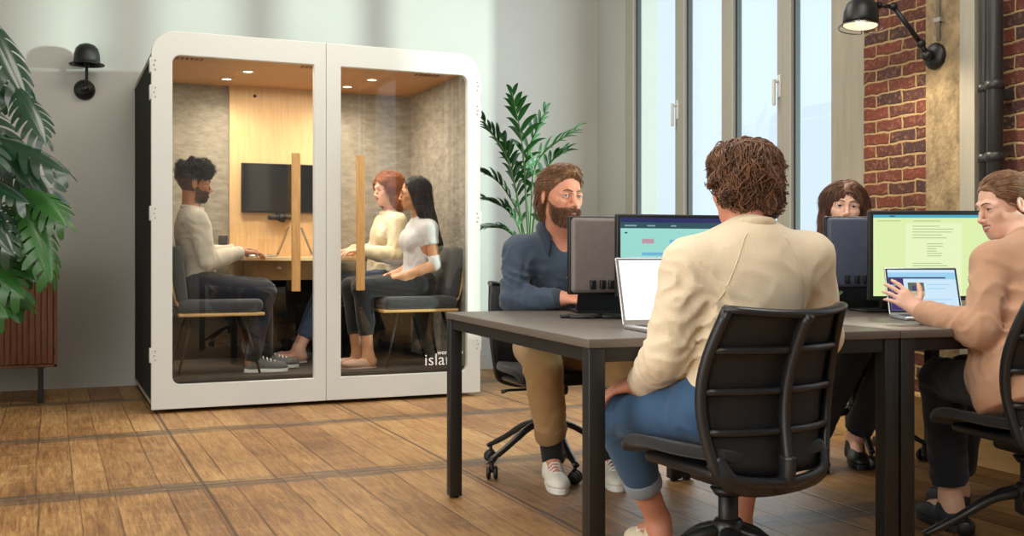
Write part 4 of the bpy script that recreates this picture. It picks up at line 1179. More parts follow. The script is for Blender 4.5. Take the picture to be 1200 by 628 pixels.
for i, (ax_, ay, bx, by, d, wd_, dr, kind) in enumerate(LEAVES):
    A = P(ax_, ay, d); B = P(bx, by, d - 0.15)
    size = float(np.linalg.norm(B - A)); dd = nrm(B - A + UPZ * dr * size * 0.35)
    n_ = nrm(-CF * random.uniform(0.3, 0.7) + UPZ * random.uniform(0.5, 0.9) + CR * random.uniform(-0.2, 0.5))
    mb = monstera_leaf(A, dd, n_, size * 0.98, dr, i, wd_ * 0.80)
    o = mb.build('leaf', MATS['monstera_leaf_young' if kind else 'monstera_leaf'], mo, normals=False); o.data.transform(Matrix.Translation(-Vector(mo_b)))
    root = mo_b + V3(0.05 * math.cos(i * 2.1), 0.05 * math.sin(i * 2.1), 0.35)
    mid = root * 0.45 + A * 0.55 + UPZ * 0.22 - CR * 0.10
    st = MB(); st.tube(bez([root, mid, A], 8), [0.011] * 8 + [0.009] * 4 + [0.006] * 5, 8)
    s_ = st.build('stem', MATS['monstera_stem'], mo); s_.data.transform(Matrix.Translation(-Vector(mo_b)))

kp = empty('kentia_palm', (3.42, 7.55, 0)); tag(kp, 'feathery green palm in a blue grey pot between the booth and the bearded man', 'plant')
kb = np.array(kp.location)
MB().lathe([(0, 0), (0.14, 0), (0.17, 0.30), (0.175, 0.33), (0.155, 0.33), (0.15, 0.29), (0, 0.29)], 32).build('pot', MATS['pot_blue'], kp)
MB().lathe([(0, 0.292), (0.151, 0.292)], 24).build('soil', MATS['soil'], kp)
def frond(pts, lmax, seed, nl=15, start=0.40):
    r = random.Random(seed)
    path = bez(pts, 14); n = len(path)
    rach = MB(); rach.tube(path, [0.009 * (1 - 0.75 * i / n) + 0.0015 for i in range(n)], 7)
    lf = MB(); lf.smooth = True
    for k in range(nl):
        f = start + (0.985 - start) * k / (nl - 1)
        i = min(n - 2, int(f * (n - 1))); p = path[i]; t = nrm(path[i + 1] - path[i])
        side = nrm(np.cross(t, UPZ) + 1e-6); up = np.cross(side, t)
        ln = lmax * (0.55 + 0.45 * math.sin(PI * min(1, (k + 1.5) / nl))) * r.uniform(0.88, 1.1)
        for s in (-1, 1):
            dr_ = nrm(t * (0.75 + 0.55 * k / nl) + side * s * (0.9 - 0.5 * k / nl) + up * 0.35)
            q = 9; vs = []; wd = 0.021 * r.uniform(0.85, 1.15)
            wv = nrm(np.cross(dr_, up))
            for j in range(q + 1):
                u = j / q
                c = p + dr_ * ln * u + np.array([0, 0, -1]) * ln * 0.42 * u * u
                w = wd * math.sin(PI * (0.06 + 0.94 * u) ** 0.75) + 0.0005
                vs += [c - wv * w, c + up * w * 0.25, c + wv * w]
            fs = []
            for j in range(q):
                a, b = 3 * j, 3 * j + 3
                fs += [(a, a + 1, b + 1, b), (a + 1, a + 2, b + 2, b + 1)]
            lf.add(vs, fs)
    return rach, lf
FR = [((618, 260), (612, 170), (600, 108), 8.35, 0.30), ((622, 260), (630, 190), (676, 150), 8.3, 0.30), ((612, 270), (596, 190), (566, 140), 8.35, 0.3), ((616, 280), (590, 220), (556, 196), 8.2, 0.28),
      ((624, 270), (640, 200), (662, 176), 8.45, 0.26), ((614, 290), (598, 250), (568, 232), 8.1, 0.27), ((620, 270), (616, 190), (640, 128), 8.5, 0.30), ((612, 300), (594, 270), (566, 266), 8.15, 0.24), ((618, 300), (604, 220), (588, 160), 8.5, 0.26), ((626, 290), (640, 240), (668, 216), 8.15, 0.26)]
for i, (a, b, c, d, lm) in enumerate(FR):
    root = kb + V3(0.04 * math.cos(i * 2.4), 0.04 * math.sin(i * 2.4), 0.29)
    pts = [root, P(*a, d), P(*b, d), P(*c, d - 0.1)]
    ra, lf = frond(pts, lm * 1.12, i, 9, 0.52)
    s_ = ra.build('stem', MATS['palm_stem'], kp); s_.data.transform(Matrix.Translation(-Vector(kb)))
    o = lf.build('frond', MATS['palm_leaf'], kp, normals=False); o.data.transform(Matrix.Translation(-Vector(kb)))
# ------------------------------------------------------------------ people
mat('skin', (206, 150, 122), 0.5, sss=0.12, noise=0.05, nscale=40)
mat('skin_fair', (228, 180, 156), 0.5, sss=0.12, noise=0.05, nscale=40)
mat('skin_ruddy', (206, 140, 112), 0.5, sss=0.12, noise=0.06, nscale=40)
mat('skin_brown', (156, 102, 70), 0.48, sss=0.1, noise=0.05, nscale=40)
mat('skin_tan', (196, 142, 104), 0.48, sss=0.1, noise=0.05, nscale=40)
mat('lip', (178, 96, 88), 0.4, sss=0.1); mat('lip_brown', (140, 80, 66), 0.4, sss=0.1)
mat('eye_white', (190, 182, 174), 0.4, spec=0.25); mat('iris_blue', (72, 92, 104), 0.35, spec=0.3); mat('iris_brown', (66, 42, 28), 0.15); mat('pupil', (10, 9, 9), 0.1)
mat('lash', (34, 24, 20), 0.6); mat('teeth_white', (238, 232, 222), 0.3)
def hair_mat(name, a, b, rough=0.42):
    return mat(name, a, rough, col2=b, nscale=55, nstretch=(1, 1, 0.35), spec=0.3, sheen=0.1)
hair_mat('hair_brown', (66, 41, 27), (138, 94, 62)); hair_mat('hair_light_brown', (86, 58, 38), (146, 104, 70)); hair_mat('hair_black', (14, 12, 12), (34, 28, 26))
hair_mat('hair_auburn', (118, 62, 32), (184, 112, 66)); hair_mat('hair_dark_straight', (16, 15, 19), (38, 36, 44), 0.3); hair_mat('hair_chestnut', (64, 38, 26), (112, 72, 50)); hair_mat('hair_fair_brown', (96, 66, 44), (150, 108, 74))
hair_mat('beard_brown', (84, 54, 38), (138, 94, 66)); hair_mat('beard_black', (18, 15, 14), (40, 32, 28))
mat('stubble_brown', (120, 82, 62), 0.6); mat('stubble_black', (74, 50, 38), 0.6)

class Person:
    def __init__(s, J, fem=False, bust=1.0, k=1.0, skin='skin', lip='lip', iris='iris_brown', smile=0.0, jaw=1.0, hands=None, open_mouth=False):
        s.bust = bust; s.J = {q: np.asarray(v, float) for q, v in J.items()}
        s.fem, s.k, s.skin, s.lip, s.iris, s.smile, s.jaw, s.hands, s.open_mouth = fem, k, skin, lip, iris, smile, jaw, hands or {}, open_mouth
        J = s.J
        hf = nrm(J['hf']); hu = nrm(J['hu'] - hf * np.dot(hf, J['hu'])); hl = np.cross(hu, hf)
        s.R = np.stack([hf, hl, hu], 1)
        s.up = nrm(J['neck'] - J['pel']); l = nrm(J['sL'] - J['sR']); s.left = nrm(l - s.up * np.dot(l, s.up)); s.fwd = np.cross(s.left, s.up)
        s.RT = np.stack([s.fwd, s.left, s.up], 1)
        pl = nrm(J['hL'] - J['hR']); pu = nrm(s.up * 0.7 + UPZ * 0.3); pl = nrm(pl - pu * np.dot(pl, pu)); s.RP = np.stack([np.cross(pl, pu), pl, pu], 1)
        s.org = np.array([J['pel'][0], J['pel'][1], min(J['aL'][2], J['aR'][2]) - 0.09])
    def T(s, x, y, z):
        return s.J['head'] + s.R @ (s.k * np.array([x, y, z], float))
    # --- shapes shared by the body and the clothes over it
    def torso(s, S, belly=1.0):
        J, f = s.J, (0.90 if s.fem else 1.0)
        pel, nk = J['pel'], J['neck']; H = np.linalg.norm(nk - pel)
        S.ell(pel, np.array([0.105, 0.158 * (1.04 if s.fem else 1), 0.10]), s.RP, 0.05)
        S.ell(pel + s.up * H * 0.30 + s.fwd * 0.008, np.array([0.092 * belly, 0.128 * f, 0.15]), s.RT, 0.06)
        S.ell(pel + s.up * H * 0.66, np.array([0.108 * f, 0.155 * f, 0.17]), s.RT, 0.06)
        sh = 0.5 * (J['sL'] + J['sR'])
        S.cap(J['sL'] * 0.72 + sh * 0.28 - s.up * 0.03, J['sR'] * 0.72 + sh * 0.28 - s.up * 0.03, 0.062 * f, k=0.06)
        for q in ('sL', 'sR'):
            S.cap(nk - s.up * 0.025, J[q] - s.up * 0.005, 0.042 * f, 0.050 * f, k=0.05)
        if s.fem:
            for y in (-1, 1): S.ell(pel + s.up * H * 0.66 + s.fwd * 0.092 + s.left * y * 0.068, np.array([0.034 * s.bust, 0.052, 0.056]), s.RT, 0.04)
    def arm(s, S, q, upto=1.0, start=0.0, fat=1.0):
        J, f = s.J, (0.84 if s.fem else 1.0) * fat
        a, e, w = J['s' + q], J['e' + q], J['w' + q]
        S.cap(a, e, 0.053 * f, 0.041 * f, 0.03)
        if upto > 0:
            w2 = e + (w - e) * upto
            S.cap(e, w2, 0.041 * f, (0.041 - 0.012 * upto) * f, 0.02)
            S.cap(e + (w - e) * 0.12, e + (w - e) * 0.45, 0.041 * f, 0.038 * f, 0.02)
    def leg(s, S, q, upto=1.0, fat=1.0):
        J, f = s.J, (0.97 if s.fem else 1.0) * fat
        h, k_, a = J['h' + q], J['k' + q], J['a' + q]
        S.cap(h, k_, 0.084 * f, 0.060 * f, 0.05)
        a2 = k_ + (a - k_) * upto
        S.cap(k_, a2, 0.056 * f, (0.056 - 0.018 * upto) * f, 0.03)
        bk = nrm(h - k_)
        S.cap(k_ + (a - k_) * 0.15 + bk * 0.012, k_ + (a - k_) * min(0.5, upto) + bk * 0.012, 0.050 * f, 0.044 * f, 0.03)
    def headshape(s, S):
        T, k, R, sm = s.T, s.k, s.R, s.smile
        E = lambda c, r, kk=0.02, op='add': S.ell(T(*c), k * np.array(r), R, kk, op)
        E((-0.012, 0, 0.030), (0.098, 0.075, 0.086)); E((0.022, 0, -0.030), (0.064, 0.060, 0.078), 0.03)
        E((0.034, 0, -0.074), (0.046, 0.047 * s.jaw, 0.036), 0.03)
        S.cap(T(0.068, -0.012, -0.097), T(0.068, 0.012, -0.097), 0.0165 * k, k=0.02)
        for y in (-1, 1):
            S.cap(T(0.056, y * 0.041, -0.020), T(0.068, y * 0.030, -0.034 + 0.006 * sm), 0.021 * k, 0.017 * k, 0.02)
            S.chain([T(0.066, y * 0.048, 0.010), T(0.082, y * 0.024, 0.019), T(0.084, 0, 0.016)], 0.0095 * k, 0.014)
            E((0.0985, y * 0.032, 0.000), (0.016, 0.018, 0.0120), 0.018, 'sub')
        S.chain([T(0.085, 0, 0.012), T(0.097, 0, -0.012), T(0.110, 0, -0.034)], [0.0068 * k, 0.0075 * k, 0.0095 * k], 0.010)
        for y in (-1, 1):
            S.ell(T(0.0985, y * 0.0115, -0.0385), k * np.array([0.010, 0.0068, 0.0075]), R, 0.006)
            S.ell(T(0.103, y * 0.0065, -0.047), k * np.array([0.005, 0.003, 0.004]), R, 0.003, 'sub')
        E((0.074, 0, -0.062), (0.021, 0.029, 0.024), 0.02)
        ys = [-0.025, -0.016, -0.007, 0, 0.007, 0.016, 0.025]
        lx = lambda y: 0.0945 - 22.0 * y * y
        lz = lambda y: -0.0640 + sm * 14.0 * y * y
        gap = 0.0035 if s.open_mouth else 0.0
        S.chain([T(lx(y), y, lz(y) + 0.0035 + gap - (0.0012 if y == 0 else 0)) for y in ys], [k * r for r in (0.0025, 0.0040, 0.0047, 0.0045, 0.0047, 0.0040, 0.0025)], 0.004)
        S.chain([T(lx(y) - 0.001, y, lz(y) - 0.0055 - gap) for y in ys], [k * r for r in (0.0022, 0.0042, 0.0055, 0.0058, 0.0055, 0.0042, 0.0022)], 0.004)
        if s.open_mouth:
            S.chain([T(lx(y) + 0.002, y, lz(y) - 0.001) for y in ys[1:-1]], 0.004 * k, 0.002, 'sub')
        for y in (-1, 1):
            c = T(0.0745, y * 0.0315, 0.001)
            S.ell(c, k * np.array([0.0142, 0.0152, 0.0142]), R, 0.007)
            S.ell(T(0.0915, y * 0.0315, -0.0003), k * np.array([0.016, 0.0140, 0.0048 - 0.0010 * max(0, sm)]), R, 0.001, 'sub')
            Re = R @ np.array(Matrix.Rotation(y * 0.30, 3, 'Z'))
            S.ell(T(-0.014, y * 0.079, -0.006), k * np.array([0.018, 0.0075, 0.031]), Re, 0.006)
            S.ell(T(-0.009, y * 0.088, -0.004), k * np.array([0.009, 0.006, 0.017]), Re, 0.004, 'sub')
    def hand(s, S, q):
        h = s.hands.get(q)
        if not h: return
        W = s.J['w' + q]; d = nrm(h['d']); n = np.asarray(h['n'], float); n = nrm(n - d * np.dot(n, d))
        u = np.cross(d, n) * (1 if q == 'L' else -1)
        z = (0.90 if s.fem else 1.0) * h.get('k', 1.0)
        S.cap(W, W + d * 0.02 * z, 0.026 * z, 0.022 * z, 0.02)
        cur = h.get('curl', [0.25, 0.35, 0.3]); spr = h.get('spread', 0.10)
        kn = [0.030, 0.010, -0.010, -0.028]; ln = [(0.040, 0.025, 0.020), (0.044, 0.028, 0.021), (0.041, 0.026, 0.020), (0.032, 0.020, 0.017)]
        for i in range(4):
            k0 = W + (d * (0.090 - 0.006 * abs(i - 1)) + u * kn[i] + n * (0.003 - 0.004 * (i == 3))) * z
            S.cap(W + (d * 0.014 + u * kn[i] * 0.6) * z, k0, 0.0135 * z, 0.0102 * z, 0.014)
            p = k0; a = 0.0
            dv = nrm(d + u * spr * (1.2 - i) * 0.8)
            rr = [0.0090, 0.0082, 0.0074, 0.0062]
            for j in range(3):
                a += cur[j] * (1 + 0.12 * (i - 1) * h.get('fan', 1))
                dd = dv * math.cos(a) - n * math.sin(a)
                p2 = p + dd * ln[i][j] * z
                S.cap(p, p2, rr[j] * z * (0.9 if i == 3 else 1), rr[j + 1] * z * (0.9 if i == 3 else 1), 0.004)
                p = p2
        tb = W + (d * 0.022 + u * 0.022 - n * 0.006) * z
        ta = h.get('thumb', 0.75)
        d1 = nrm(d * (1.15 - ta) + u * ta - n * 0.28); d2 = nrm(d1 + d * 0.45); d3 = nrm(d2 + d * 0.25)
        S.chain([tb, tb + d1 * 0.042 * z, tb + (d1 * 0.042 + d2 * 0.031) * z, tb + (d1 * 0.042 + d2 * 0.031 + d3 * 0.024) * z], [0.0135 * z, 0.0105 * z, 0.0092 * z, 0.0070 * z], 0.008)
    def body(s, label, hi=0.0034, lo=0.012):
        J = s.J
        allp = np.array([J[q] for q in ('pel', 'head', 'sL', 'sR', 'eL', 'eR', 'wL', 'wR', 'kL', 'kR', 'aL', 'aR', 'hL', 'hR')])
        fine = [[], [], []]
        for i in range(3):
            fine[i].append((J['head'][i] - 0.135 * s.k, J['head'][i] + 0.135 * s.k, hi))
            for q in ('L', 'R'):
                if s.hands.get(q):
                    c = J['w' + q] + nrm(s.hands[q]['d']) * 0.09
                    fine[i].append((c[i] - 0.115, c[i] + 0.115, max(hi, 0.0042)))
        S = SDF(allp.min(0) - 0.21, allp.max(0) + 0.21, lo, fine)
        s.torso(S); 
        for q in 'LR': s.arm(S, q); s.leg(S, q)
        for q in 'LR':
            a = J['a' + q]; f = nrm((J['t' + q] - a) * np.array([1, 1, 0]))
            S.cap(a, a - UPZ * 0.045 - f * 0.02, 0.038, 0.034, 0.02); S.cap(a - UPZ * 0.04 - f * 0.01, a - UPZ * 0.062 + f * 0.12, 0.034, 0.022, 0.03)
        nf = 0.88 if s.fem else 1.0
        S.cap(J['neck'] - s.up * 0.03, s.T(-0.022, 0, -0.06), 0.060 * nf, 0.053 * nf * s.k, 0.035)
        s.headshape(S)
        for q in 'LR': s.hand(S, q)
        Ci, k = s.R, s.k
        def matfn(c):
            q = (c - J['head']) @ s.R / k
            x, y, z = q[:, 0], q[:, 1], q[:, 2]
            lzv = -0.0640 + s.smile * 14 * y * y
            g = 0.0035 if s.open_mouth else 0.0
            tp = np.clip(1 - (y / 0.0262) ** 2, 0, 1)
            lip = (x > 0.070) & (np.abs(y) < 0.0255) & (z < lzv + 0.0012 + (0.0064 + g) * tp ** 0.7) & (z > lzv - 0.0012 - (0.0094 + g) * tp ** 0.8)
            m = np.where(lip, 1, 0)
            if hasattr(s, 'stub'):
                jt = (VN(c * 160) - 0.5) * 0.012
                m = np.where((s.stub(x + jt, y, z + jt)) & ~lip, 2, m)
            return m
        mats = [MATS[s.skin], MATS[s.lip]] + ([MATS[s.stubm]] if hasattr(s, 'stub') else [])
        v, f = S.mesh(); v, f = biggest(v, f)
        v = relax_mesh(v, f, 0.35)
        s.ob = np_obj('person', v, f, mats, None, s.org, None, matfn)
        tag(s.ob, label, 'person')
        s.bv = BVHTree.FromPolygons(v.tolist(), f.tolist())
        for y in (-1, 1): s.eye(y)
        mb = MB(); k = s.k; hz = 0.0048 - 0.0010 * max(0, s.smile)
        for y in (-1, 1):                       # upper lash line
            pts = []
            for u in np.linspace(-1, 1, 9):
                yy = y * 0.0315 + u * 0.0125; zz = -0.0003 + hz * math.sqrt(max(0, 1 - u * u * 0.8)) + 0.0002
                xx = 0.0748 + math.sqrt(max(0.0, 0.0150 ** 2 - (u * 0.0125) ** 2 - zz * zz))
                pts.append(s.T(xx + 0.0004, yy, zz))
            mb.tube(pts, [0.0007 * k, 0.0011 * k, 0.0013 * k, 0.0014 * k, 0.0014 * k, 0.0014 * k, 0.0013 * k, 0.0011 * k, 0.0007 * k], 6)
        o = mb.build('eyelashes', MATS['lash'], s.ob); o.data.transform(Matrix.Translation(-Vector(s.org)))
        return s.ob
    def eye(s, y):
        mb = MB(); mb.smooth = True
        R3 = Matrix(s.R.tolist())
        look = Vector(nrm(s.R.T @ nrm(s.J.get('gaze', s.J['hf']))))
        look = (Vector((1, 0, 0)) * 0.5 + look * 0.5).normalized()
        rot = R3.to_4x4() @ Vector((0, 0, 1)).rotation_difference(look).to_matrix().to_4x4()
        M = Matrix.Translation(s.T(0.0748, y * 0.0315, 0.0008)) @ rot
        r = 0.0131 * s.k
        rings = [0, 0.17, 0.19, 0.42, 0.46, 0.7, 1.0, 1.4, 1.8, 2.3, PI]
        for i in range(len(rings) - 1):
            mb.cur = 2 if rings[i + 1] <= 0.18 else (1 if rings[i + 1] <= 0.43 else 0)
            mb.lathe([(max(1e-6, r * math.sin(rings[i])), r * math.cos(rings[i])), (max(1e-6, r * math.sin(rings[i + 1])), r * math.cos(rings[i + 1]))], 20, M, cap=False)
        o = mb.build('eye', [MATS['eye_white'], MATS[s.iris], MATS['pupil']], s.ob)
        o.data.transform(Matrix.Translation(-Vector(s.org)))
    def on_face(s, y, z, out=0.0):
        """point on the face in front of head coordinates (y, z)"""
        o = s.T(0.2, y, z); h = s.bv.ray_cast(Vector(o), Vector(-s.R[:, 0]))
        p = np.array(h[0]) if h[0] is not None else s.T(0.09, y, z)
        return p + s.R[:, 0] * out
    def brows(s, m, th=0.0036, lift=0.0):
        mb = MB()
        for y in (-1, 1):
            pts = [s.on_face(y * a, b + lift, 0.0005) for a, b in ((0.011, 0.0195), (0.022, 0.0235), (0.034, 0.0245), (0.046, 0.0185))]
            mb.tube(bez(pts, 5), [th * s.k * q for q in ([0.9] * 5 + [1.0] * 5 + [0.8, 0.75, 0.7, 0.6, 0.5, 0.3])], 8)
        o = mb.build('eyebrows', MATS[m], s.ob); o.data.transform(Matrix.Translation(-Vector(s.org)))
    def teeth(s):
        k = s.k; lx = lambda y: 0.0925 - 22.0 * y * y; lz = lambda y: -0.0640 + s.smile * 14.0 * y * y
        S = SDF(s.T(0.08, 0, -0.06) - 0.05, s.T(0.08, 0, -0.06) + 0.05, 0.0016)
        S.chain([s.T(lx(y), y, lz(y) + 0.0005) for y in (-0.019, -0.012, -0.005, 0.005, 0.012, 0.019)], 0.0046 * k, 0.002)
        S.obj('teeth', MATS['teeth_white'], s.ob, s.org)
    # --- clothes
    def garment(s, name, m, prims, inf=0.012, h=0.008, cuts=(), folds=(), rough=(0.0016, 22), relax=1, box=None, parent=None, matfn=None, keep=True):
        J = s.J
        keys = box or ('pel', 'neck', 'sL', 'sR', 'eL', 'eR', 'wL', 'wR', 'kL', 'kR', 'aL', 'aR', 'hL', 'hR')
        allp = np.array([J[q] for q in keys])
        S = SDF(allp.min(0) - 0.20, allp.max(0) + 0.20, h)
        S.inf = inf
        prims(S)
        S.inf = 0
        for fo in folds: S.folds(*fo)
        if rough: S.rough(rough[0], rough[1], seed=len(name))
        for c in cuts: S.plane(*c)
        return S.obj(name, m if isinstance(m, list) else MATS[m], parent or s.ob, s.org, relax, None, matfn, None if keep else True)
    def ringtube(s, name, m, c, axis, ra, rb, th, n=40, parent=None, flat=None, tilt=None):
        """a band of cloth round a limb or the neck; flat = (thickness outwards, height along the limb) as factors of th"""
        axis = nrm(axis); a = nrm(np.cross(axis, s.left if abs(np.dot(axis, s.left)) < 0.9 else s.fwd)); b = np.cross(axis, a)
        fr, fa = flat or (1, 1); k = 12; vs, fs = [], []
        for i in range(n):
            t = 2 * PI * i / n; rd = a * math.cos(t) + b * math.sin(t)
            o_ = np.asarray(c) + a * ra * math.cos(t) + b * rb * math.sin(t) + (axis * tilt(t) if tilt else 0)
            for j in range(k):
                q = 2 * PI * j / k; vs.append(o_ + rd * th * fr * math.cos(q) + axis * th * fa * math.copysign(abs(math.sin(q)) ** 0.7, math.sin(q)))
        for i in range(n):
            for j in range(k): fs.append((i * k + j, i * k + (j + 1) % k, ((i + 1) % n) * k + (j + 1) % k, ((i + 1) % n) * k + j))
        mb = MB(); mb.smooth = True; mb.add(vs, fs)
        o = mb.build(name, MATS[m], parent or s.ob); o.data.transform(Matrix.Translation(-Vector(s.org))); return o
    def shoe(s, q, upper, sole, ground=0.0, length=0.275, lace=None, flat=False, low=False, boot=0.0):
        a = s.J['a' + q]; f = nrm((s.J['t' + q] - a) * np.array([1, 1, 0])); l = np.cross(UPZ, f)
        g = np.array([a[0], a[1], ground]) - f * 0.055
        k = length / 0.275
        R = np.stack([f, l, UPZ], 1)
        st = 0.004 if flat else 0.024
        S = SDF(g - 0.12 + f * 0.12 * 0, g + f * 0.25 + np.array([0.1, 0.1, 0.22 + boot]), 0.006) if False else None
        lo = np.minimum(g, g + f * length) - 0.09; hi = np.maximum(g, g + f * length) + 0.09
        lo[2] = ground - 0.02; hi[2] = ground + 0.22 + boot
        S = SDF(lo, hi, 0.0055)
        w = 0.86 if flat else 1.0
        S.ell(g + f * 0.055 * k + UPZ * 0.045, np.array([0.056, 0.036 * w, 0.050]) * 1.02, R, 0.02)
        S.ell(g + f * 0.12 * k + UPZ * 0.040, np.array([0.075, 0.038 * w, 0.042]), R, 0.03)
        S.ell(g + f * 0.195 * k + UPZ * 0.032, np.array([0.080 * k, 0.049 * w, 0.030 if flat else 0.040]), R, 0.03)
        if not flat:
            S.cap(g + f * 0.055 + UPZ * 0.05, a - UPZ * (0.005 if not low else 0.03) + UPZ * boot, 0.040, 0.042, 0.03)
            S.plane(a + UPZ * (0.012 - (0.03 if low else 0)) + UPZ * boot, UPZ + f * 0.25)
        else:
            S.cap(g + f * 0.035 + UPZ * 0.085, g + f * 0.15 + UPZ * 0.085, 0.034, 0.03, 0.008, 'sub')
        S.plane((g[0], g[1], ground + st), -UPZ)
        sh = S.obj('shoe', MATS[upper], s.ob, s.org, 1)
        mb = MB(); n = 36; out = []
        for i in range(n):
            t = 2 * PI * i / n; x = math.cos(t); y = math.sin(t)
            wd = (0.036 + 0.014 * (0.5 + 0.5 * x) - 0.004 * math.exp(-((x + 0.1) / 0.3) ** 2)) * (0.88 if flat else 1.06)
            p = g + f * (0.1325 * k + 0.140 * k * x * (1 if x > 0 else 0.985)) + l * wd * math.copysign(abs(y) ** 0.8, y)
            out.append((p[0], p[1]))
        mb.prism(out, ground + 0.001, ground + max(st, 0.008) + 0.002, 'z'); o = mb.build('sole', MATS[sole], sh, bevel=0.003); o.data.transform(Matrix.Translation(-Vector(s.org)))
        if lace:
            mb = MB()
            for i in range(4):
                c = g + f * (0.115 + 0.024 * i) * k + UPZ * (0.100 - 0.0085 * i)
                mb.tube([c - l * 0.026 - UPZ * 0.014, c - l * 0.012 + UPZ * 0.001, c + l * 0.012 + UPZ * 0.001, c + l * 0.026 - UPZ * 0.014], 0.0038, 6)
            o = mb.build('laces', MATS[lace], sh); o.data.transform(Matrix.Translation(-Vector(s.org)))
        return sh
    def sock(s, q, m, top):
        a = s.J['a' + q]; ax = nrm(s.J['k' + q] - a)
        S = SDF(a - 0.12, a + 0.12 + top, 0.006)
        S.cap(a - ax * 0.05, a + ax * (top + 0.04), 0.049, 0.051, 0.02); S.plane(a + ax * top, ax); S.plane(a - ax * 0.035, -ax)
        return S.obj('sock', MATS[m], s.ob, s.org)
    # --- hair
    def scalp(s, prims, sub=(), h=0.0045, rough=None):
        S = SDF(s.J['head'] - 0.24 * s.k - V3(0, 0, 0.25), s.J['head'] + 0.24 * s.k, h)
        for p in prims:
            if p[0] == 'e': S.ell(s.T(*p[1]), s.k * np.array(p[2]), s.R, p[3] if len(p) > 3 else 0.02)
            elif p[0] == 'c': S.cap(s.T(*p[1]), s.T(*p[2]), s.k * p[3], s.k * p[4], p[5] if len(p) > 5 else 0.02)
        for p in sub:
            if p[0] == 'p': S.plane(s.T(*p[1]), s.R @ np.array(p[2], float))
            elif p[0] == 'e': S.ell(s.T(*p[1]), s.k * np.array(p[2]), s.R, p[3] if len(p) > 3 else 0.01, 'sub')
            elif p[0] == 'c': S.cap(s.T(*p[1]), s.T(*p[2]), s.k * p[3], s.k * p[4], 0.01, 'sub')
        if rough: S.rough(*rough)
        return S
    def hair(s, m, S, n, flow, length, width=0.0016, steps=7, lift=0.004, curl=0.0, curl_t=3.0, jit=0.25, where=None, seed=1, name='hair', lenvar=0.35, merge=True):
        """a base volume plus many fine locks combed along it. flow(q) gives the combing direction at head coordinates q"""
        r = np.random.default_rng(seed)
        v, f = S.mesh(); v, f = biggest(v, f); v = relax_mesh(v, f, 0.5)
        bv = BVHTree.FromPolygons(v.tolist(), f.tolist())
        a = v[f]
        cen = a.mean(1); nor = np.cross(a[:, 2] - a[:, 0], a[:, 3] - a[:, 1]); ar = np.linalg.norm(nor, axis=1); nor = nor / (ar[:, None] + 1e-12)
        loc = (cen - s.J['head']) @ s.R / s.k
        wgt = ar * (where(loc) if where else 1.0) * np.where(loc[:, 2] > 0.100, 4.0, np.where(loc[:, 0] > 0.045, 2.2, 1.0))
        idx = r.choice(len(cen), n, p=wgt / wgt.sum())
        P0 = cen[idx] + r.normal(0, 0.002, (n, 3)); N0 = nor[idx]
        L_ = length * s.k * (1 + lenvar * (r.random(n) - 0.5) * 2)
        paths = np.empty((n, steps + 1, 3)); 
        lock = VN(P0 * 55 + 9) - 0.5; lock2 = VN(P0 * 55 + 31) - 0.5
        for i in range(n):
            p = P0[i].copy(); nn = N0[i]; paths[i, 0] = p - nn * 0.004
            st = L_[i] / steps; jv = r.normal(0, jit, 3) * 0.5 + lock[i] * s.R[:, 1] * jit * 2.5 + lock2[i] * s.R[:, 2] * jit * 1.5
            ph = r.random() * 6.28
            for j in range(1, steps + 1):
                q = (p - s.J['head']) @ s.R / s.k
                d = s.R @ np.asarray(flow(q), float)
                d = nrm(d) + jv; d = d - nn * np.dot(d, nn) * (0.85 if j < steps - 1 else 0.5); d = nrm(d)
                p = p + d * st
                hit = bv.find_nearest(Vector(p))
                if hit[0] is not None:
                    c = np.array(hit[0]); hn = np.array(hit[1]); sd = np.dot(p - c, hn)
                    lf = lift * (0.5 + 0.9 * abs(lock[i]) * 2) * math.sin(PI * min(1, j / steps * 0.85 + 0.1))
                    if sd < lf: p = p + hn * (lf - sd)
                    elif sd > 0.02: p = p + hn * (0.02 - sd) * 0.5
                    nn = hn
                pp = p.copy()
                if curl:
                    side = np.cross(d, nn); an = ph + curl_t * 6.28 * j / steps
                    pp = pp + (side * math.cos(an) + nn * (math.sin(an) + 0.6)) * curl * s.k * min(1, j / 2)
                paths[i, j] = pp
        vs, fs = tubes(paths, width * s.k, r)
        base_f = np.concatenate([f[:, [0, 1, 2]], f[:, [0, 2, 3]]])
        allv = np.concatenate([v, vs]); allf = np.concatenate([base_f, fs + len(v)])
        return np_obj(name, allv, allf, MATS[m], s.ob, s.org)
    def beard(s, m, n, where, length=0.014, seed=5, name='beard', width=0.0011, down=(0.25, 0, -1)):
        r = np.random.default_rng(seed); roots, nors = [], []
        while len(roots) < n:
            d = nrm(V3(r.uniform(0.0, 1), r.uniform(-1, 1), r.uniform(-1.3, 0.1)))
            o = s.T(0.02, 0, -0.04) + s.R @ d * 0.3
            h = s.bv.ray_cast(Vector(o), Vector(-(s.R @ d)))
            if h[0] is None: continue
            q = s.R.T @ (np.array(h[0]) - s.J['head']) / s.k
            if where(*q): roots.append(np.array(h[0])); nors.append(np.array(h[1]) if np.dot(h[1], s.R @ d) > 0 else -np.array(h[1]))
        n = len(roots); st = 4; paths = np.empty((n, st + 1, 3))
        for i in range(n):
            p = roots[i] - nors[i] * 0.002; paths[i, 0] = p; ln = length * s.k * r.uniform(0.6, 1.25)
            dd = s.R @ np.array(down) * 1.0 + r.normal(0, 0.25, 3)
            for j in range(1, st + 1):
                d = nrm(nors[i] * (1.0 - 0.75 * j / st) + dd * (0.5 + 0.5 * j / st)); p = p + d * ln / st; paths[i, j] = p
        vs, fs = tubes(paths, width * s.k, r)
        return np_obj(name, vs, fs, MATS[m], s.ob, s.org)

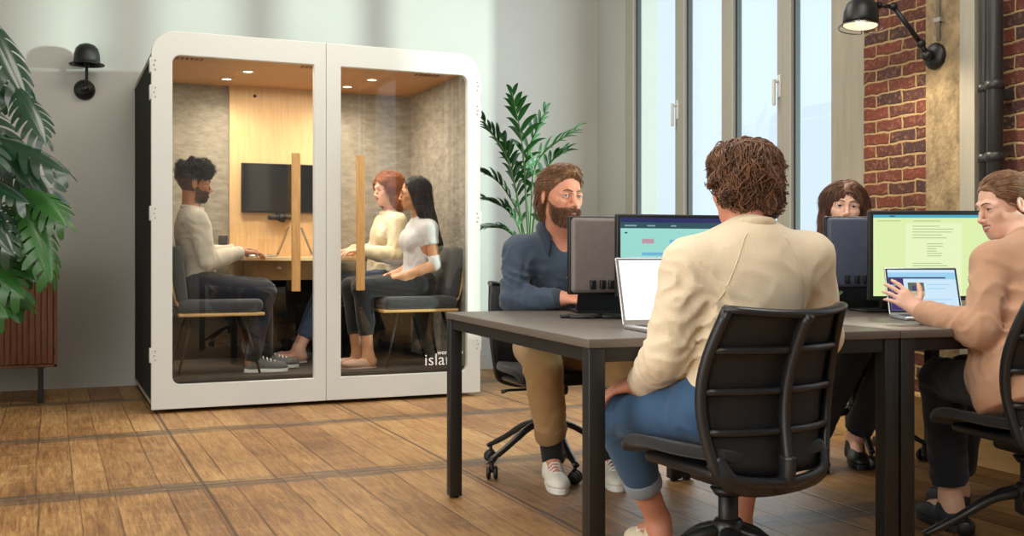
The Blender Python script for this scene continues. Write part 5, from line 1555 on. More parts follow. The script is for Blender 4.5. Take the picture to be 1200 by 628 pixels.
def tubes(paths, width, r, sides=3):
    n, m, _ = paths.shape
    t = np.empty_like(paths); t[:, 1:-1] = paths[:, 2:] - paths[:, :-2]; t[:, 0] = paths[:, 1] - paths[:, 0]; t[:, -1] = paths[:, -1] - paths[:, -2]
    t /= np.linalg.norm(t, axis=2, keepdims=True) + 1e-12
    ref = r.normal(0, 1, (n, 1, 3)); u = np.cross(t, ref); u /= np.linalg.norm(u, axis=2, keepdims=True) + 1e-12
    w = np.cross(t, u)
    prof = np.interp(np.linspace(0, 1, m), [0, 0.15, 0.6, 1], [0.7, 1, 0.9, 0.12])[None, :, None] * width * r.uniform(0.6, 1.4, (n, 1, 1))
    ring = [paths + prof * (math.cos(2 * PI * k / sides) * u + math.sin(2 * PI * k / sides) * w) for k in range(sides)]
    v = np.stack(ring, 2).reshape(-1, 3)
    fs = []
    base = (np.arange(n) * m * sides)[:, None]
    for j in range(m - 1):
        for k in range(sides):
            k2 = (k + 1) % sides
            a, b, c, d = j * sides + k, j * sides + k2, (j + 1) * sides + k2, (j + 1) * sides + k
            fs.append(base + np.array([[a, b, c]])); fs.append(base + np.array([[a, c, d]]))
    return v, np.concatenate(fs).astype(np.int64)
# ------------------------------------------------------------------ clothes
def cloth(name, col, **k): return mat(name, col, k.pop('rough', 0.9), sheen=0.15, noise=0.06, nscale=260, bump=k.pop('bump', 0.12), **k)
cloth('cream_sweat', (230, 212, 182)); cloth('cream_rib', (220, 200, 168)); cloth('denim_blue', (52, 87, 122), nstretch=(1, 1, 1)); cloth('denim_cuff', (138, 148, 156)); cloth('navy_shirt', (62, 76, 92)); cloth('navy_dark', (44, 55, 68)); cloth('khaki', (172, 138, 92)); cloth('khaki_cuff', (146, 112, 72))
cloth('sand_sweat', (186, 177, 162)); cloth('black_trouser', (26, 26, 32)); cloth('black_cloth', (17, 17, 20)); cloth('navy_trouser', (24, 27, 40)); cloth('white_tee', (208, 208, 210)); cloth('cream_knit', (228, 214, 182), bump=0.3); cloth('jeans_dark', (58, 74, 100)); cloth('tan_jacket', (192, 148, 118)); cloth('cream_blouse', (232, 222, 204))
mat('shoe_white', (226, 222, 210), 0.55); mat('sole_white', (232, 230, 224), 0.5); mat('shoe_cream', (226, 212, 184), 0.6); mat('shoe_black', (18, 18, 20), 0.5); mat('shoe_navy', (26, 32, 48), 0.6); mat('shoe_grey', (74, 76, 78), 0.8, col2=(104, 104, 102), nscale=60); mat('shoe_nude', (206, 168, 146), 0.5); mat('shoe_pink', (206, 150, 138), 0.5); mat('lace_white', (232, 232, 228), 0.7); mat('button', (210, 204, 190), 0.4)
def dirL(lat, d, z): return CR * lat + CF * d + UPZ * z
NOTE = None

# ---------------------------------------------------------------- the man seen from behind
J = dict(pel=L(.615, 2.905, .575), neck=L(.648, 2.885, 1.035), head=L(.644, 2.965, 1.158), hf=dirL(-.28, .95, -.10), hu=dirL(0, .1, 1),
         sL=L(.474, 2.84, .945), sR=L(.815, 2.95, .962), eL=L(.415, 2.86, .705), eR=L(.885, 3.06, .735), wL=L(.374, 3.04, .606), wR=L(.72, 3.22, .790),
         hL=L(.535, 2.88, .555), hR=L(.715, 2.93, .555), kL=L(.305, 3.20, .500), kR=L(.745, 3.30, .505), aL=L(.462, 3.38, .135), aR=L(.705, 3.32, .13), tL=L(.40, 3.6, 0), tR=L(.66, 3.6, 0))
p = Person(J, skin='skin_ruddy', hands={'L': dict(d=dirL(-.80, .45, -.22), n=dirL(.05, -.25, 1), curl=[.35, .35, .2], thumb=.55), 'R': dict(d=dirL(-.5, .85, -.1), n=dirL(0, 0, 1), curl=[.3, .4, .3])})
p.body('person seen from behind in a cream sweatshirt and rolled blue jeans')
def sw(S):
    p.torso(S, 1.08); p.arm(S, 'L', 0.92, fat=1.16); p.arm(S, 'R', 0.92, fat=1.16)
    S.cap(p.J['pel'] - p.up * 0.02, p.J['pel'] + p.up * 0.12, 0.115, 0.12, 0.05)
wd = lambda q: nrm(p.J['w' + q] - p.J['e' + q])
cr = p.J['neck'] + p.up * 0.012
p.garment('sweatshirt', 'cream_sweat', sw, 0.014, 0.0068,
          cuts=[(p.J['e' + q] + (p.J['w' + q] - p.J['e' + q]) * 0.93, wd(q), None, 0.075) for q in 'LR'] + [(p.J['pel'] - p.up * 0.085, -p.up, None, 0.33)],
          folds=[(p.J['eL'], .11, wd('L'), .011, 17, 1, 3), (p.J['sL'] - UPZ * .07 - CF * .02, .11, dirL(.9, .1, .35), .010, 14, 2, 4), (p.J['sR'] - UPZ * .1, .11, dirL(-.9, 0, .35), .010, 14, 3, 4),
                 (p.J['pel'] + p.up * .12 - p.fwd * .1, .15, dirL(.6, 0, .6), .007, 11, 4, 5), (p.J['pel'] + p.up * .16 + p.left * .13, .13, p.up, .014, 15, 8, 6), (p.J['neck'] - p.up * .16 - p.fwd * .1, .13, dirL(.9, 0, .25), .004, 10, 5, 3), (p.J['wL'], .06, wd('L'), .006, 26, 6, 0)], rough=(.0030, 13))
p.ringtube('collar', 'cream_rib', cr - p.up * 0.002 + p.fwd * 0.012, p.up + p.fwd * 0.28, .066, .062, .0115, flat=(1.0, 1.3))
for q in 'LR': p.ringtube('cuff', 'cream_rib', p.J['e' + q] + (p.J['w' + q] - p.J['e' + q]) * 0.90, wd(q), .036, .036, .0155, flat=(1, 1.6))
swo = [o for o in kids(p.ob) if o.name.startswith('sweatshirt')][0]
swv = BVHTree.FromPolygons([tuple(v.co + Vector(p.org)) for v in swo.data.vertices], [tuple(f.vertices) for f in swo.data.polygons])
for sg in (1, -1):                         # raglan seams down the back
    pts = []
    for t in np.linspace(0, 1, 12):
        y = H_ = 0.0
        c_ = p.J['neck'] + p.left * sg * (.052 + .085 * t) - p.up * (.005 + .20 * t ** 1.3) - p.fwd * .4
        h = swv.ray_cast(Vector(c_), Vector(p.fwd))
        if h[0] is not None: pts.append(np.array(h[0]) - p.fwd * .0006)
    mb = MB(); mb.tube(pts, .0013, 6); o = mb.build('seam', MATS['cream_rib'], p.ob); o.data.transform(Matrix.Translation(-Vector(p.org)))
def jeans(S):
    S.ell(p.J['pel'], np.array([.11, .165, .10]), p.RP, .05); p.leg(S, 'L', .74, 1.05); p.leg(S, 'R', .74, 1.05)
kd = lambda q: nrm(p.J['a' + q] - p.J['k' + q])
p.garment('jeans', 'denim_blue', jeans, 0.008, 0.008, cuts=[(p.J['k' + q] + (p.J['a' + q] - p.J['k' + q]) * .66, kd(q), None, .11) for q in 'LR'],
          folds=[(p.J['kL'], .12, kd('L'), .008, 16, 1, 4), (p.J['hL'], .14, dirL(-.4, .9, 0), .009, 12, 2, 5), (p.J['kR'], .12, kd('R'), .008, 16, 3, 4)], rough=(.0022, 16))
for q in 'LR': p.ringtube('trouser_cuff', 'denim_cuff', p.J['k' + q] + (p.J['a' + q] - p.J['k' + q]) * .645, kd(q), .053, .053, .014, flat=(.55, 1.8))
for q in 'LR': p.shoe(q, 'shoe_cream', 'sole_white', 0.0, .28, 'lace_white')
S = p.scalp([('e', (-.016, 0, .034), (.100, .080, .080)), ('e', (-.048, 0, -.010), (.058, .070, .058), .03), ('e', (.05, 0, .072), (.05, .062, .036), .03)],
            [('p', (-.04, 0, -.062), (.25, 0, -1)), ('e', (.075, 0, -.03), (.09, .10, .075), .015), ('p', (.02, 0, -.01), (.75, 0, -1))], rough=(.014, 30, 4))
p.hair('hair_brown', S, 3400, lambda q: (-.35 - .3 * q[0], q[1] * 5, -.75 - q[2] * 1.0), .070, .0024, 9, .009, curl=.0055, curl_t=.75, jit=.55, seed=11)

# ---------------------------------------------------------------- the bearded man
J = dict(pel=L(.20, 4.74, .575), neck=L(.205, 4.55, 1.055), head=L(.205, 4.42, 1.212), hf=dirL(.50, -.86, -.05), hu=dirL(.05, .0, 1), gaze=dirL(.62, -.78, -.12),
         sL=L(.375, 4.58, .995), sR=L(.030, 4.50, .985), eL=L(.49, 4.52, .79), eR=L(.005, 4.45, .787), wL=L(.43, 4.36, .792), wR=L(.205, 4.395, .790),
         hL=L(.30, 4.72, .56), hR=L(.11, 4.74, .56), kL=L(.47, 4.42, .535), kR=L(.125, 4.37, .525), aL=L(.425, 4.57, .115), aR=L(.172, 4.52, .125), tL=L(.44, 4.3, 0), tR=L(.20, 4.28, 0))
p = Person(J, k=1.0, skin='skin_ruddy', iris='iris_blue', smile=.12, hands={'R': dict(d=dirL(.92, -.32, -.04), n=dirL(.1, -.35, 1), curl=[.35, .4, .3]), 'L': dict(d=dirL(-.75, -.45, -.05), n=dirL(0, 0, 1), curl=[.3, .4, .3])})
jaw_zone = lambda x, y, z: ((z < -.048 + .55 * np.maximum(0, .05 - x)) & (z > -.125) & (x > -.01) & (z < -.02) & ~((np.abs(y) < .020) & (z > -.073) & (z < -.055) & (x > .085)) & ~((x > .06) & (np.abs(y) < .034) & (z > -.046)))
p.stub = lambda x, y, z: jaw_zone(x, y, z) & (x > .0); p.stubm = 'stubble_brown'
p.body('bearded person in a dark blue shirt and khaki trousers, behind the table', hi=.0024)
p.brows('beard_brown', .0038)
p.beard('beard_brown', 2600, lambda x, y, z: bool(jaw_zone(np.float64(x), np.float64(y), np.float64(z))), .017, 3)
p.beard('beard_brown', 320, lambda x, y, z: x > .08 and abs(y) < .027 and -.062 < z < -.0475, .013, 8, 'moustache', down=(.15, 0, -1))
def shirt(S): p.torso(S, 1.05); p.arm(S, 'L', .93, fat=1.14); p.arm(S, 'R', .93, fat=1.14)
wd = lambda q: nrm(p.J['w' + q] - p.J['e' + q])
S_cut = [(p.J['e' + q] + (p.J['w' + q] - p.J['e' + q]) * .90, wd(q), None, .07) for q in 'LR'] + [(p.J['pel'] - p.up * .05, -p.up, None, .3)]
def shirt2(S):
    shirt(S)
    S.inf = 0                              # open neck
    S.cap(p.J['neck'] + p.fwd * .035 - p.up * .05, p.J['neck'] + p.fwd * .15 + p.up * .06, .020, .055, .02, 'sub')
    S.inf = .011
sh = p.garment('shirt', 'navy_shirt', shirt2, .011, .007, cuts=S_cut,
          folds=[(p.J['eR'] + UPZ * .03, .12, dirL(.5, 0, .85), .017, 17, 1, 3), (p.J['sR'] - UPZ * .09, .12, dirL(-.7, 0, .7), .015, 14, 2, 4), (p.J['sL'] - UPZ * .08, .11, dirL(.5, 0, .8), .012, 14, 3, 4), (p.J['eR'] + (p.J['wR'] - p.J['eR']) * .5, .10, wd('R'), .012, 18, 9, 3),
                 (p.J['pel'] + p.up * .2 + p.fwd * .1, .16, dirL(.4, 0, .9), .012, 12, 4, 5), (p.J['pel'] + p.up * .33 - p.left * .12, .12, dirL(.8, 0, .5), .012, 13, 7, 4), (p.J['wR'], .07, wd('R'), .008, 24, 6, 0)], rough=(.0032, 14))
shv = BVHTree.FromPolygons([tuple(v.co + Vector(sh.location) + Vector(p.org)) for v in sh.data.vertices], [tuple(f.vertices) for f in sh.data.polygons])
def on_chest(P_, x, y, out=0.003, bv=None):
    """point on the clothes in front of the chest: x to the wearer's left, y above the pelvis"""
    o = P_.J['pel'] + P_.up * y + P_.left * x + P_.fwd * .19
    h = (bv or shv).ray_cast(Vector(o), Vector(-P_.fwd))
    return np.array(h[0]) + P_.fwd * out if h[0] is not None else o - P_.fwd * .06
H = np.linalg.norm(p.J['neck'] - p.J['pel'])
mb = MB(); mb.tube([on_chest(p, 0.004, y, .0015) for y in np.linspace(.06, H - .075, 14)], .014, 8, flat=(1.0, .22))
o = mb.build('placket', MATS['navy_dark'], p.ob); o.data.transform(Matrix.Translation(-Vector(p.org)))
for y in (.12, .21, .29, .37):
    c = on_chest(p, 0.004, y, .004); q_ = Vector(p.fwd).to_track_quat('Z', 'Y').to_matrix().to_4x4()
    mb = MB(); mb.lathe([(0, 0), (.0055, 0), (.0055, .002), (0, .0022)], 12, Matrix.Translation(c) @ q_); o = mb.build('button', MATS['button'], p.ob); o.data.transform(Matrix.Translation(-Vector(p.org)))
for sg in (-1, 1):
    mb = MB(); ps = [on_chest(p, sg * a, .325, .003) for a in np.linspace(.035, .135, 8)]
    mb.tube(ps, .0045, 6, flat=(1, 1.6))
    for a in (.035, .135): mb.tube([on_chest(p, sg * a, y, .0012) for y in (.325, .27, .21)], .0022, 6)
    mb.tube([on_chest(p, sg * a, .285 - .012 * (1 - abs(a - .085) / .05), .0025) for a in np.linspace(.035, .135, 8)], .0025, 6)
    mb.lathe([(0, 0), (.005, 0), (.005, .002), (0, .0022)], 12, Matrix.Translation(on_chest(p, sg * .085, .287, .004)) @ q_)
    o = mb.build('chest_pocket', MATS['navy_dark'], p.ob); o.data.transform(Matrix.Translation(-Vector(p.org)))
# turned-down collar: two leaves
nk = p.J['neck']
for sg in (-1, 1):
    up_ = [nk - p.fwd * .062 + p.up * .078, nk - p.fwd * .034 + p.up * .076 + p.left * sg * .056, nk + p.fwd * .022 + p.up * .060 + p.left * sg * .070, nk + p.fwd * .072 + p.up * .022 + p.left * sg * .056]
    dn_ = [nk - p.fwd * .090 + p.up * .034, nk - p.fwd * .052 + p.up * .034 + p.left * sg * .086, nk + p.fwd * .030 + p.up * .018 + p.left * sg * .104, nk + p.fwd * .118 - p.up * .050 + p.left * sg * .078]
    A_, B_ = bez(up_, 6), bez(dn_, 6); mb = MB(); mb.smooth = True; n = len(A_)
    mb.add(A_ + [(a + b) / 2 + nrm((a + b) / 2 - nk) * .006 for a, b in zip(A_, B_)] + B_, [(i + k * n, i + 1 + k * n, i + 1 + (k + 1) * n, i + (k + 1) * n) for k in (0, 1) for i in range(n - 1)])
    o = mb.build('collar', MATS['navy_dark'], p.ob); o.data.transform(Matrix.Translation(-Vector(p.org))); md = o.modifiers.new('s', 'SOLIDIFY'); md.thickness = .006; md.offset = 0
for q in 'LR': p.ringtube('cuff', 'navy_dark', p.J['e' + q] + (p.J['w' + q] - p.J['e' + q]) * .86, wd(q), .033, .033, .0125, flat=(.7, 2.2))
def trs(S): S.ell(p.J['pel'], np.array([.112, .165, .10]), p.RP, .05); p.leg(S, 'L', .84, 1.10); p.leg(S, 'R', .84, 1.10); S.cap(p.J['kR'] + UPZ * -.02, p.J['aR'] + UPZ * .1, .062, .056, .03); S.cap(p.J['kL'] + UPZ * -.02, p.J['aL'] + UPZ * .1, .062, .056, .03)
kd = lambda q: nrm(p.J['a' + q] - p.J['k' + q])
p.garment('trousers', 'khaki', trs, .010, .0075, cuts=[(p.J['k' + q] + (p.J['a' + q] - p.J['k' + q]) * .78, kd(q), None, .12) for q in 'LR'] + [(p.J['pel'] + p.up * .10, p.up, None, .3)],
          folds=[(p.J['kR'] - UPZ * .03, .13, kd('R'), .010, 14, 1, 5), (p.J['kL'] - UPZ * .03, .13, kd('L'), .010, 14, 2, 5), (p.J['aR'] + UPZ * .16, .12, kd('R'), .010, 15, 3, 5), (p.J['aL'] + UPZ * .16, .12, kd('L'), .010, 15, 4, 5)], rough=(.003, 14))
for q in 'LR':
    p.ringtube('trouser_cuff', 'khaki_cuff', p.J['k' + q] + (p.J['a' + q] - p.J['k' + q]) * .755, kd(q), .060, .060, .015, flat=(.5, 1.9), tilt=lambda t: .006 * math.sin(2 * t))
    p.sock(q, 'black_cloth', .08)
    p.shoe(q, 'shoe_white', 'sole_white', 0.0, .285, 'lace_white')
S = p.scalp([('e', (-.018, 0, .040), (.107, .084, .088)), ('e', (-.055, 0, -.02), (.058, .073, .075), .03), ('e', (.030, 0, .102), (.055, .060, .026), .03)],
            [('p', (.060, 0, .060), (1, 0, -.7)), ('e', (.085, 0, -.01), (.080, .12, .068), .01), ('e', (.05, 0, -.075), (.078, .12, .075), .01), ('e', (-.012, .085, -.008), (.024, .02, .034), .004), ('e', (-.012, -.085, -.008), (.024, .02, .034), .004), ('p', (-.06, 0, -.085), (.2, 0, -1))], rough=(.005, 40, 2))
p.hair('hair_light_brown', S, 2600, lambda q: (-1, q[1] * 3.0, -.15 - 2.2 * max(0, .05 - q[2]) * 4), .085, .0016, 8, .005, jit=.22, seed=12)

# ---------------------------------------------------------------- the woman behind the dark monitor
J = dict(pel=L(1.64, 5.20, .575), neck=L(1.615, 5.17, 1.06), head=L(1.585, 5.09, 1.195), hf=dirL(-.16, -.98, .02), hu=dirL(.08, 0, 1), gaze=dirL(-.35, -.93, -.05),
         sL=L(1.775, 5.16, .985), sR=L(1.455, 5.15, .98), eL=L(1.80, 5.0, .78), eR=L(1.42, 4.98, .78), wL=L(1.62, 4.80, .80), wR=L(1.46, 4.80, .80),
         hL=L(1.73, 5.17, .56), hR=L(1.55, 5.17, .56), kL=L(1.72, 4.80, .53), kR=L(1.53, 4.80, .53), aL=L(1.60, 4.98, .12), aR=L(1.385, 4.90, .12), tL=L(1.56, 4.7, 0), tR=L(1.36, 4.6, 0))
p = Person(J, True, k=1.02, skin='skin_fair', iris='iris_brown', smile=.5, hands={'L': dict(d=dirL(-.3, -.9, 0), n=dirL(0, 0, 1)), 'R': dict(d=dirL(.1, -.9, 0), n=dirL(0, 0, 1))})
p.body('person with long brown hair in a cream top, face half hidden behind the slate monitor')
p.brows('hair_chestnut', .0026)
def top(S): p.torso(S); p.arm(S, 'L', .9, fat=1.2); p.arm(S, 'R', .9, fat=1.2)
wd = lambda q: nrm(p.J['w' + q] - p.J['e' + q])
p.garment('blouse', 'cream_blouse', top, .012, .009, cuts=[(p.J['e' + q] + (p.J['w' + q] - p.J['e' + q]) * .9, wd(q), None, .06) for q in 'LR'] + [(p.J['pel'] - p.up * .06, -p.up, None, .3)],
          folds=[(p.J['sR'] - UPZ * .06, .1, UPZ, .008, 14, 1, 4), (p.J['sL'] - UPZ * .06, .1, UPZ, .008, 14, 2, 4)])
def trs(S): S.ell(p.J['pel'], np.array([.112, .168, .10]), p.RP, .05); p.leg(S, 'L', .9, 1.08); p.leg(S, 'R', .9, 1.08); S.cap(p.J['kL'], p.J['aL'], .056, .052, .03); S.cap(p.J['kR'], p.J['aR'], .056, .052, .03)
kd = lambda q: nrm(p.J['a' + q] - p.J['k' + q])
p.garment('trousers', 'black_cloth', trs, .010, .009, cuts=[(p.J['k' + q] + (p.J['a' + q] - p.J['k' + q]) * .93, kd(q), None, .12) for q in 'LR'], folds=[(p.J['aL'] + UPZ * .1, .12, UPZ, .008, 14, 1, 4), (p.J['aR'] + UPZ * .1, .12, UPZ, .008, 14, 2, 4)])
for q in 'LR': p.shoe(q, 'shoe_black', 'shoe_black', 0.0, .255)
S = p.scalp([('e', (-.016, 0, .038), (.106, .085, .090)), ('e', (-.05, 0, -.05), (.058, .084, .10), .03), ('c', (-.012, .076, .02), (-.005, .082, -.17), .024, .026, .03), ('c', (-.012, -.076, .02), (-.005, -.082, -.17), .024, .026, .03)],
            [('e', (.095, .006, -.03), (.085, .060, .092), .01), ('e', (.05, 0, -.10), (.08, .058, .09), .01)], rough=(.005, 30, 2))
p.hair('hair_chestnut', S, 3000, lambda q: (-.25 if q[2] > .06 else -.02, np.sign(q[1] + .004) * (1.3 if q[2] > .07 else .15), -1 if q[2] < .09 else -.25), .12, .0017, 8, .004, jit=.13, seed=13)

# ---------------------------------------------------------------- the woman in the tan jacket
J = dict(pel=L(1.640, 3.275, .570), neck=L(1.700, 3.515, 1.010), head=L(1.668, 3.615, 1.137), hf=dirL(-.95, -.16, -.22), hu=dirL(-.18, .05, 1), gaze=dirL(-.93, .1, -.25),
         sL=L(1.540, 3.42, .945), sR=L(1.835, 3.61, .955), eL=L(1.450, 3.295, .733), eR=L(1.95, 3.66, .745), wL=L(1.357, 3.55, .784), wR=L(1.74, 3.80, .785),
         hL=L(1.555, 3.29, .555), hR=L(1.73, 3.32, .555), kL=L(1.490, 3.70, .540), kR=L(1.615, 3.80, .540), aL=L(1.550, 3.77, .12), aR=L(1.675, 4.02, .12), tL=L(1.51, 4.0, 0), tR=L(1.65, 4.3, 0))
p = Person(J, True, k=0.915, skin='skin_fair', iris='iris_brown', smile=.9, open_mouth=True, hands={'L': dict(d=dirL(-.62, .35, .55), n=dirL(-.25, -.85, .35), curl=[.22, .35, .25], spread=.14, thumb=.8, k=.95), 'R': dict(d=dirL(-.6, .7, 0), n=dirL(0, 0, 1))})
p.body('smiling person with tied-back fair brown hair in a tan jacket, turned to the side', hi=.0024)
p.brows('hair_fair_brown', .0026); p.teeth()
def jk(S):
    p.torso(S, 1.05); p.arm(S, 'L', .94, fat=1.16); p.arm(S, 'R', .94, fat=1.16); S.cap(p.J['pel'] - p.up * .09 + p.left * .02, p.J['pel'] + p.up * .15, .145, .125, .06); S.cap(p.J['hL'] + UPZ * .03, p.J['hL'] + (p.J['kL'] - p.J['hL']) * .22 + UPZ * .02, .098, .085, .05); S.cap(p.J['pel'] + p.left * .09 + p.fwd * .12 + p.up * .14, p.J['pel'] + p.left * .11 + p.fwd * .10 - p.up * .05, .045, .05, .05)
wd = lambda q: nrm(p.J['w' + q] - p.J['e' + q])
p.garment('jacket', 'tan_jacket', jk, .013, .0068, cuts=[(p.J['e' + q] + (p.J['w' + q] - p.J['e' + q]) * .92, wd(q), None, .075) for q in 'LR'] + [(p.J['pel'] - p.up * .10, -p.up, None, .33)],
          folds=[(p.J['eL'], .12, wd('L'), .012, 16, 1, 3), (p.J['sL'] - UPZ * .10, .13, dirL(.4, -.3, .8), .011, 13, 2, 5), (p.J['pel'] + p.up * .18 + p.left * .12, .16, p.up, .012, 11, 3, 5), (p.J['wL'], .07, wd('L'), .006, 24, 5, 0), (p.J['neck'] - p.up * .1 - p.fwd * .08, .12, dirL(.5, .5, .5), .006, 11, 6, 3)], rough=(.003, 13))
p.ringtube('collar', 'tan_jacket', p.J['neck'] + p.up * .012 + p.fwd * .012, p.up + p.fwd * .25, .062, .058, .011, flat=(1, 1.3))
p.ringtube('cuff', 'tan_jacket', p.J['eL'] + (p.J['wL'] - p.J['eL']) * .88, wd('L'), .031, .031, .014, flat=(.7, 1.8))
def trs(S): S.ell(p.J['pel'], np.array([.115, .172, .10]), p.RP, .05); p.leg(S, 'L', .93, 1.02); p.leg(S, 'R', .93, 1.02); S.cap(p.J['kL'], p.J['aL'], .058, .054, .03); S.cap(p.J['kR'], p.J['aR'], .058, .054, .03)
kd = lambda q: nrm(p.J['a' + q] - p.J['k' + q])
p.garment('trousers', 'navy_trouser', trs, .008, .008, cuts=[(p.J['k' + q] + (p.J['a' + q] - p.J['k' + q]) * .88, kd(q), None, .12) for q in 'LR'], folds=[(p.J['kL'], .13, kd('L'), .009, 14, 1, 5), (p.J['aL'] + UPZ * .12, .12, kd('L'), .008, 15, 2, 4)])
for q in 'LR': p.shoe(q, 'shoe_navy', 'shoe_black', 0.0, .25, low=True)
S = p.scalp([('e', (-.014, 0, .036), (.104, .081, .088)), ('e', (-.055, 0, -.01), (.056, .068, .066), .03), ('c', (-.105, 0, .0), (-.135, 0, -.03), .026, .03, .02), ('c', (-.135, 0, -.03), (-.150, .01, -.16), .026, .012, .02)],
            [('p', (.066, 0, .062), (1, 0, -.55)), ('e', (.095, 0, -.014), (.078, .12, .060), .01), ('e', (.052, 0, -.085), (.070, .12, .078), .01), ('e', (-.012, .085, -.01), (.022, .016, .034), .004), ('e', (-.012, -.085, -.01), (.022, .016, .034), .004)], rough=(.0035, 40, 2))
p.hair('hair_fair_brown', S, 3400, lambda q: (-1, -q[1] * 3, -.40 if q[0] > -.11 else -2.5), .10, .0014, 8, .004, jit=.13, seed=14)

# ---------------------------------------------------------------- inside the booth: the man on the left chair
FZ = BF + 0.012
J = dict(pel=V3(.885, 7.20, .775), neck=V3(.832, 7.20, 1.255), head=V3(.857, 7.21, 1.425), hf=V3(.985, .08, -.04), hu=V3(0, 0, 1),
         sL=V3(.850, 7.365, 1.195), sR=V3(.845, 7.035, 1.190), eL=V3(.915, 7.42, .955), eR=V3(.925, 7.02, .925), wL=V3(1.155, 7.35, .998), wR=V3(1.150, 7.16, .985),
         hL=V3(.90, 7.29, .765), hR=V3(.90, 7.11, .765), kL=V3(1.315, 7.30, .735), kR=V3(1.295, 7.10, .72), aL=V3(1.335, 7.30, FZ + .105), aR=V3(1.215, 7.08, FZ + .105), tL=V3(1.6, 7.27, 0), tR=V3(1.5, 7.06, 0))
p = Person(J, k=1.0, skin='skin_brown', lip='lip_brown', smile=1.0, open_mouth=True, hands={'R': dict(d=V3(.98, .2, -.03), n=V3(0, -.1, 1), curl=[.2, .45, .3]), 'L': dict(d=V3(.98, -.15, -.03), n=V3(0, .1, 1), curl=[.2, .45, .3])})
jz = lambda x, y, z: ((z < -.045 + .55 * np.maximum(0, .045 - x)) & (z > -.125) & (x > -.01) & (z < .0) & ~((np.abs(y) < .024) & (z > -.076) & (z < -.052) & (x > .083)) & ~((x > .055) & (np.abs(y) < .036) & (z > -.045)))
p.stub = lambda x, y, z: (jz(x, y, z) & (x > -.005)) | ((z > -.045 - .25 * (x + .05)) & (z < .06) & (x < .012 + .5 * (z - .0)) & (x < .05) & ~((np.abs(y) > .0735) & (x > -.035) & (z < .03))); p.stubm = 'stubble_black'
p.body('person with curly black hair and short beard in a pale sweater, inside the booth', hi=.0036)
p.brows('beard_black', .0036); p.teeth()
p.beard('beard_black', 900, lambda x, y, z: bool(jz(np.float64(x), np.float64(y), np.float64(z))), .006, 3)
def sw(S): p.torso(S, 1.06); p.arm(S, 'L', .93, fat=1.14); p.arm(S, 'R', .93, fat=1.14)
wd = lambda q: nrm(p.J['w' + q] - p.J['e' + q])
p.garment('sweater', 'sand_sweat', sw, .012, .0085, cuts=[(p.J['e' + q] + (p.J['w' + q] - p.J['e' + q]) * .93, wd(q), None, .07) for q in 'LR'] + [(p.J['pel'] - p.up * .06, -p.up, None, .3)],
          folds=[(p.J['eR'], .11, wd('R'), .010, 15, 1, 3), (p.J['sR'] - UPZ * .08, .12, V3(.6, 0, .8), .010, 13, 2, 4), (p.J['pel'] + p.up * .16 - p.left * .1, .15, p.up, .010, 11, 3, 5)], rough=(.003, 13))
p.ringtube('collar', 'sand_sweat', p.J['neck'] + p.up * .014 + p.fwd * .012, p.up + p.fwd * .25, .066, .062, .011, flat=(1, 1.3))
p.ringtube('cuff', 'sand_sweat', p.J['eR'] + (p.J['wR'] - p.J['eR']) * .90, wd('R'), .034, .034, .013, flat=(.8, 1.8))
def trs(S): S.ell(p.J['pel'], np.array([.112, .165, .10]), p.RP, .05); p.leg(S, 'L', .9, 1.03); p.leg(S, 'R', .9, 1.03)
kd = lambda q: nrm(p.J['a' + q] - p.J['k' + q])
p.garment('trousers', 'navy_trouser', trs, .009, .0085, cuts=[(p.J['k' + q] + (p.J['a' + q] - p.J['k' + q]) * .82, kd(q), None, .12) for q in 'LR'], folds=[(p.J['kR'], .13, kd('R'), .008, 14, 1, 5), (p.J['hR'], .13, V3(1, 0, 0), .008, 12, 2, 5)])
for q in 'LR': p.shoe(q, 'shoe_grey', 'sole_white', FZ, .28, 'lace_white')
for q in 'LR': p.sock(q, 'black_cloth', .09)
S = p.scalp([('e', (-.012, 0, .066), (.104, .080, .074)), ('e', (.055, 0, .088), (.046, .060, .040), .03)],
            [('p', (-.05, 0, -.012), (-.35, 0, -1)), ('e', (.085, 0, -.015), (.085, .12, .078), .01), ('e', (.03, 0, -.08), (.07, .12, .085), .01), ('e', (-.012, .085, -.012), (.022, .018, .034), .004), ('e', (-.012, -.085, -.012), (.022, .018, .034), .004)], rough=(.019, 30, 4))
p.hair('hair_black', S, 2200, lambda q: (.6 * q[0] * 8, q[1] * 8, .6), .036, .0018, 7, .008, curl=.0085, curl_t=1.3, jit=.7, seed=15)

# ---------------------------------------------------------------- inside the booth: the woman with long black hair
J = dict(pel=V3(2.365, 7.14, .765), neck=V3(2.385, 7.13, 1.215), head=V3(2.335, 7.13, 1.395), hf=V3(-.965, .20, -.06), hu=V3(0, 0, 1),
         sL=V3(2.395, 6.985, 1.150), sR=V3(2.385, 7.275, 1.150), eL=V3(2.425, 6.945, .895), eR=V3(2.41, 7.31, .90), wL=V3(2.215, 7.00, .825), wR=V3(2.215, 7.22, .83),
         hL=V3(2.35, 7.055, .755), hR=V3(2.35, 7.225, .755), kL=V3(1.935, 7.05, .745), kR=V3(1.90, 7.20, .745), aL=V3(1.975, 7.03, FZ + .085), aR=V3(1.93, 7.15, FZ + .085), tL=V3(1.7, 7.0, 0), tR=V3(1.7, 7.13, 0))
p = Person(J, True, bust=.75, k=.97, skin='skin_tan', smile=.4, hands={'L': dict(d=V3(-.93, .30, -.12), n=V3(0, -.35, 1), curl=[.4, .4, .3]), 'R': dict(d=V3(-.9, -.30, -.10), n=V3(0, .25, 1), curl=[.4, .4, .3])})
p.body('person with long straight black hair in a white tee, inside the booth', hi=.0038)
p.brows('beard_black', .0026)
def tee(S): p.torso(S, .98); p.arm(S, 'L', 0, fat=1.0); p.arm(S, 'R', 0, fat=1.0)
ud = lambda q: nrm(p.J['e' + q] - p.J['s' + q])
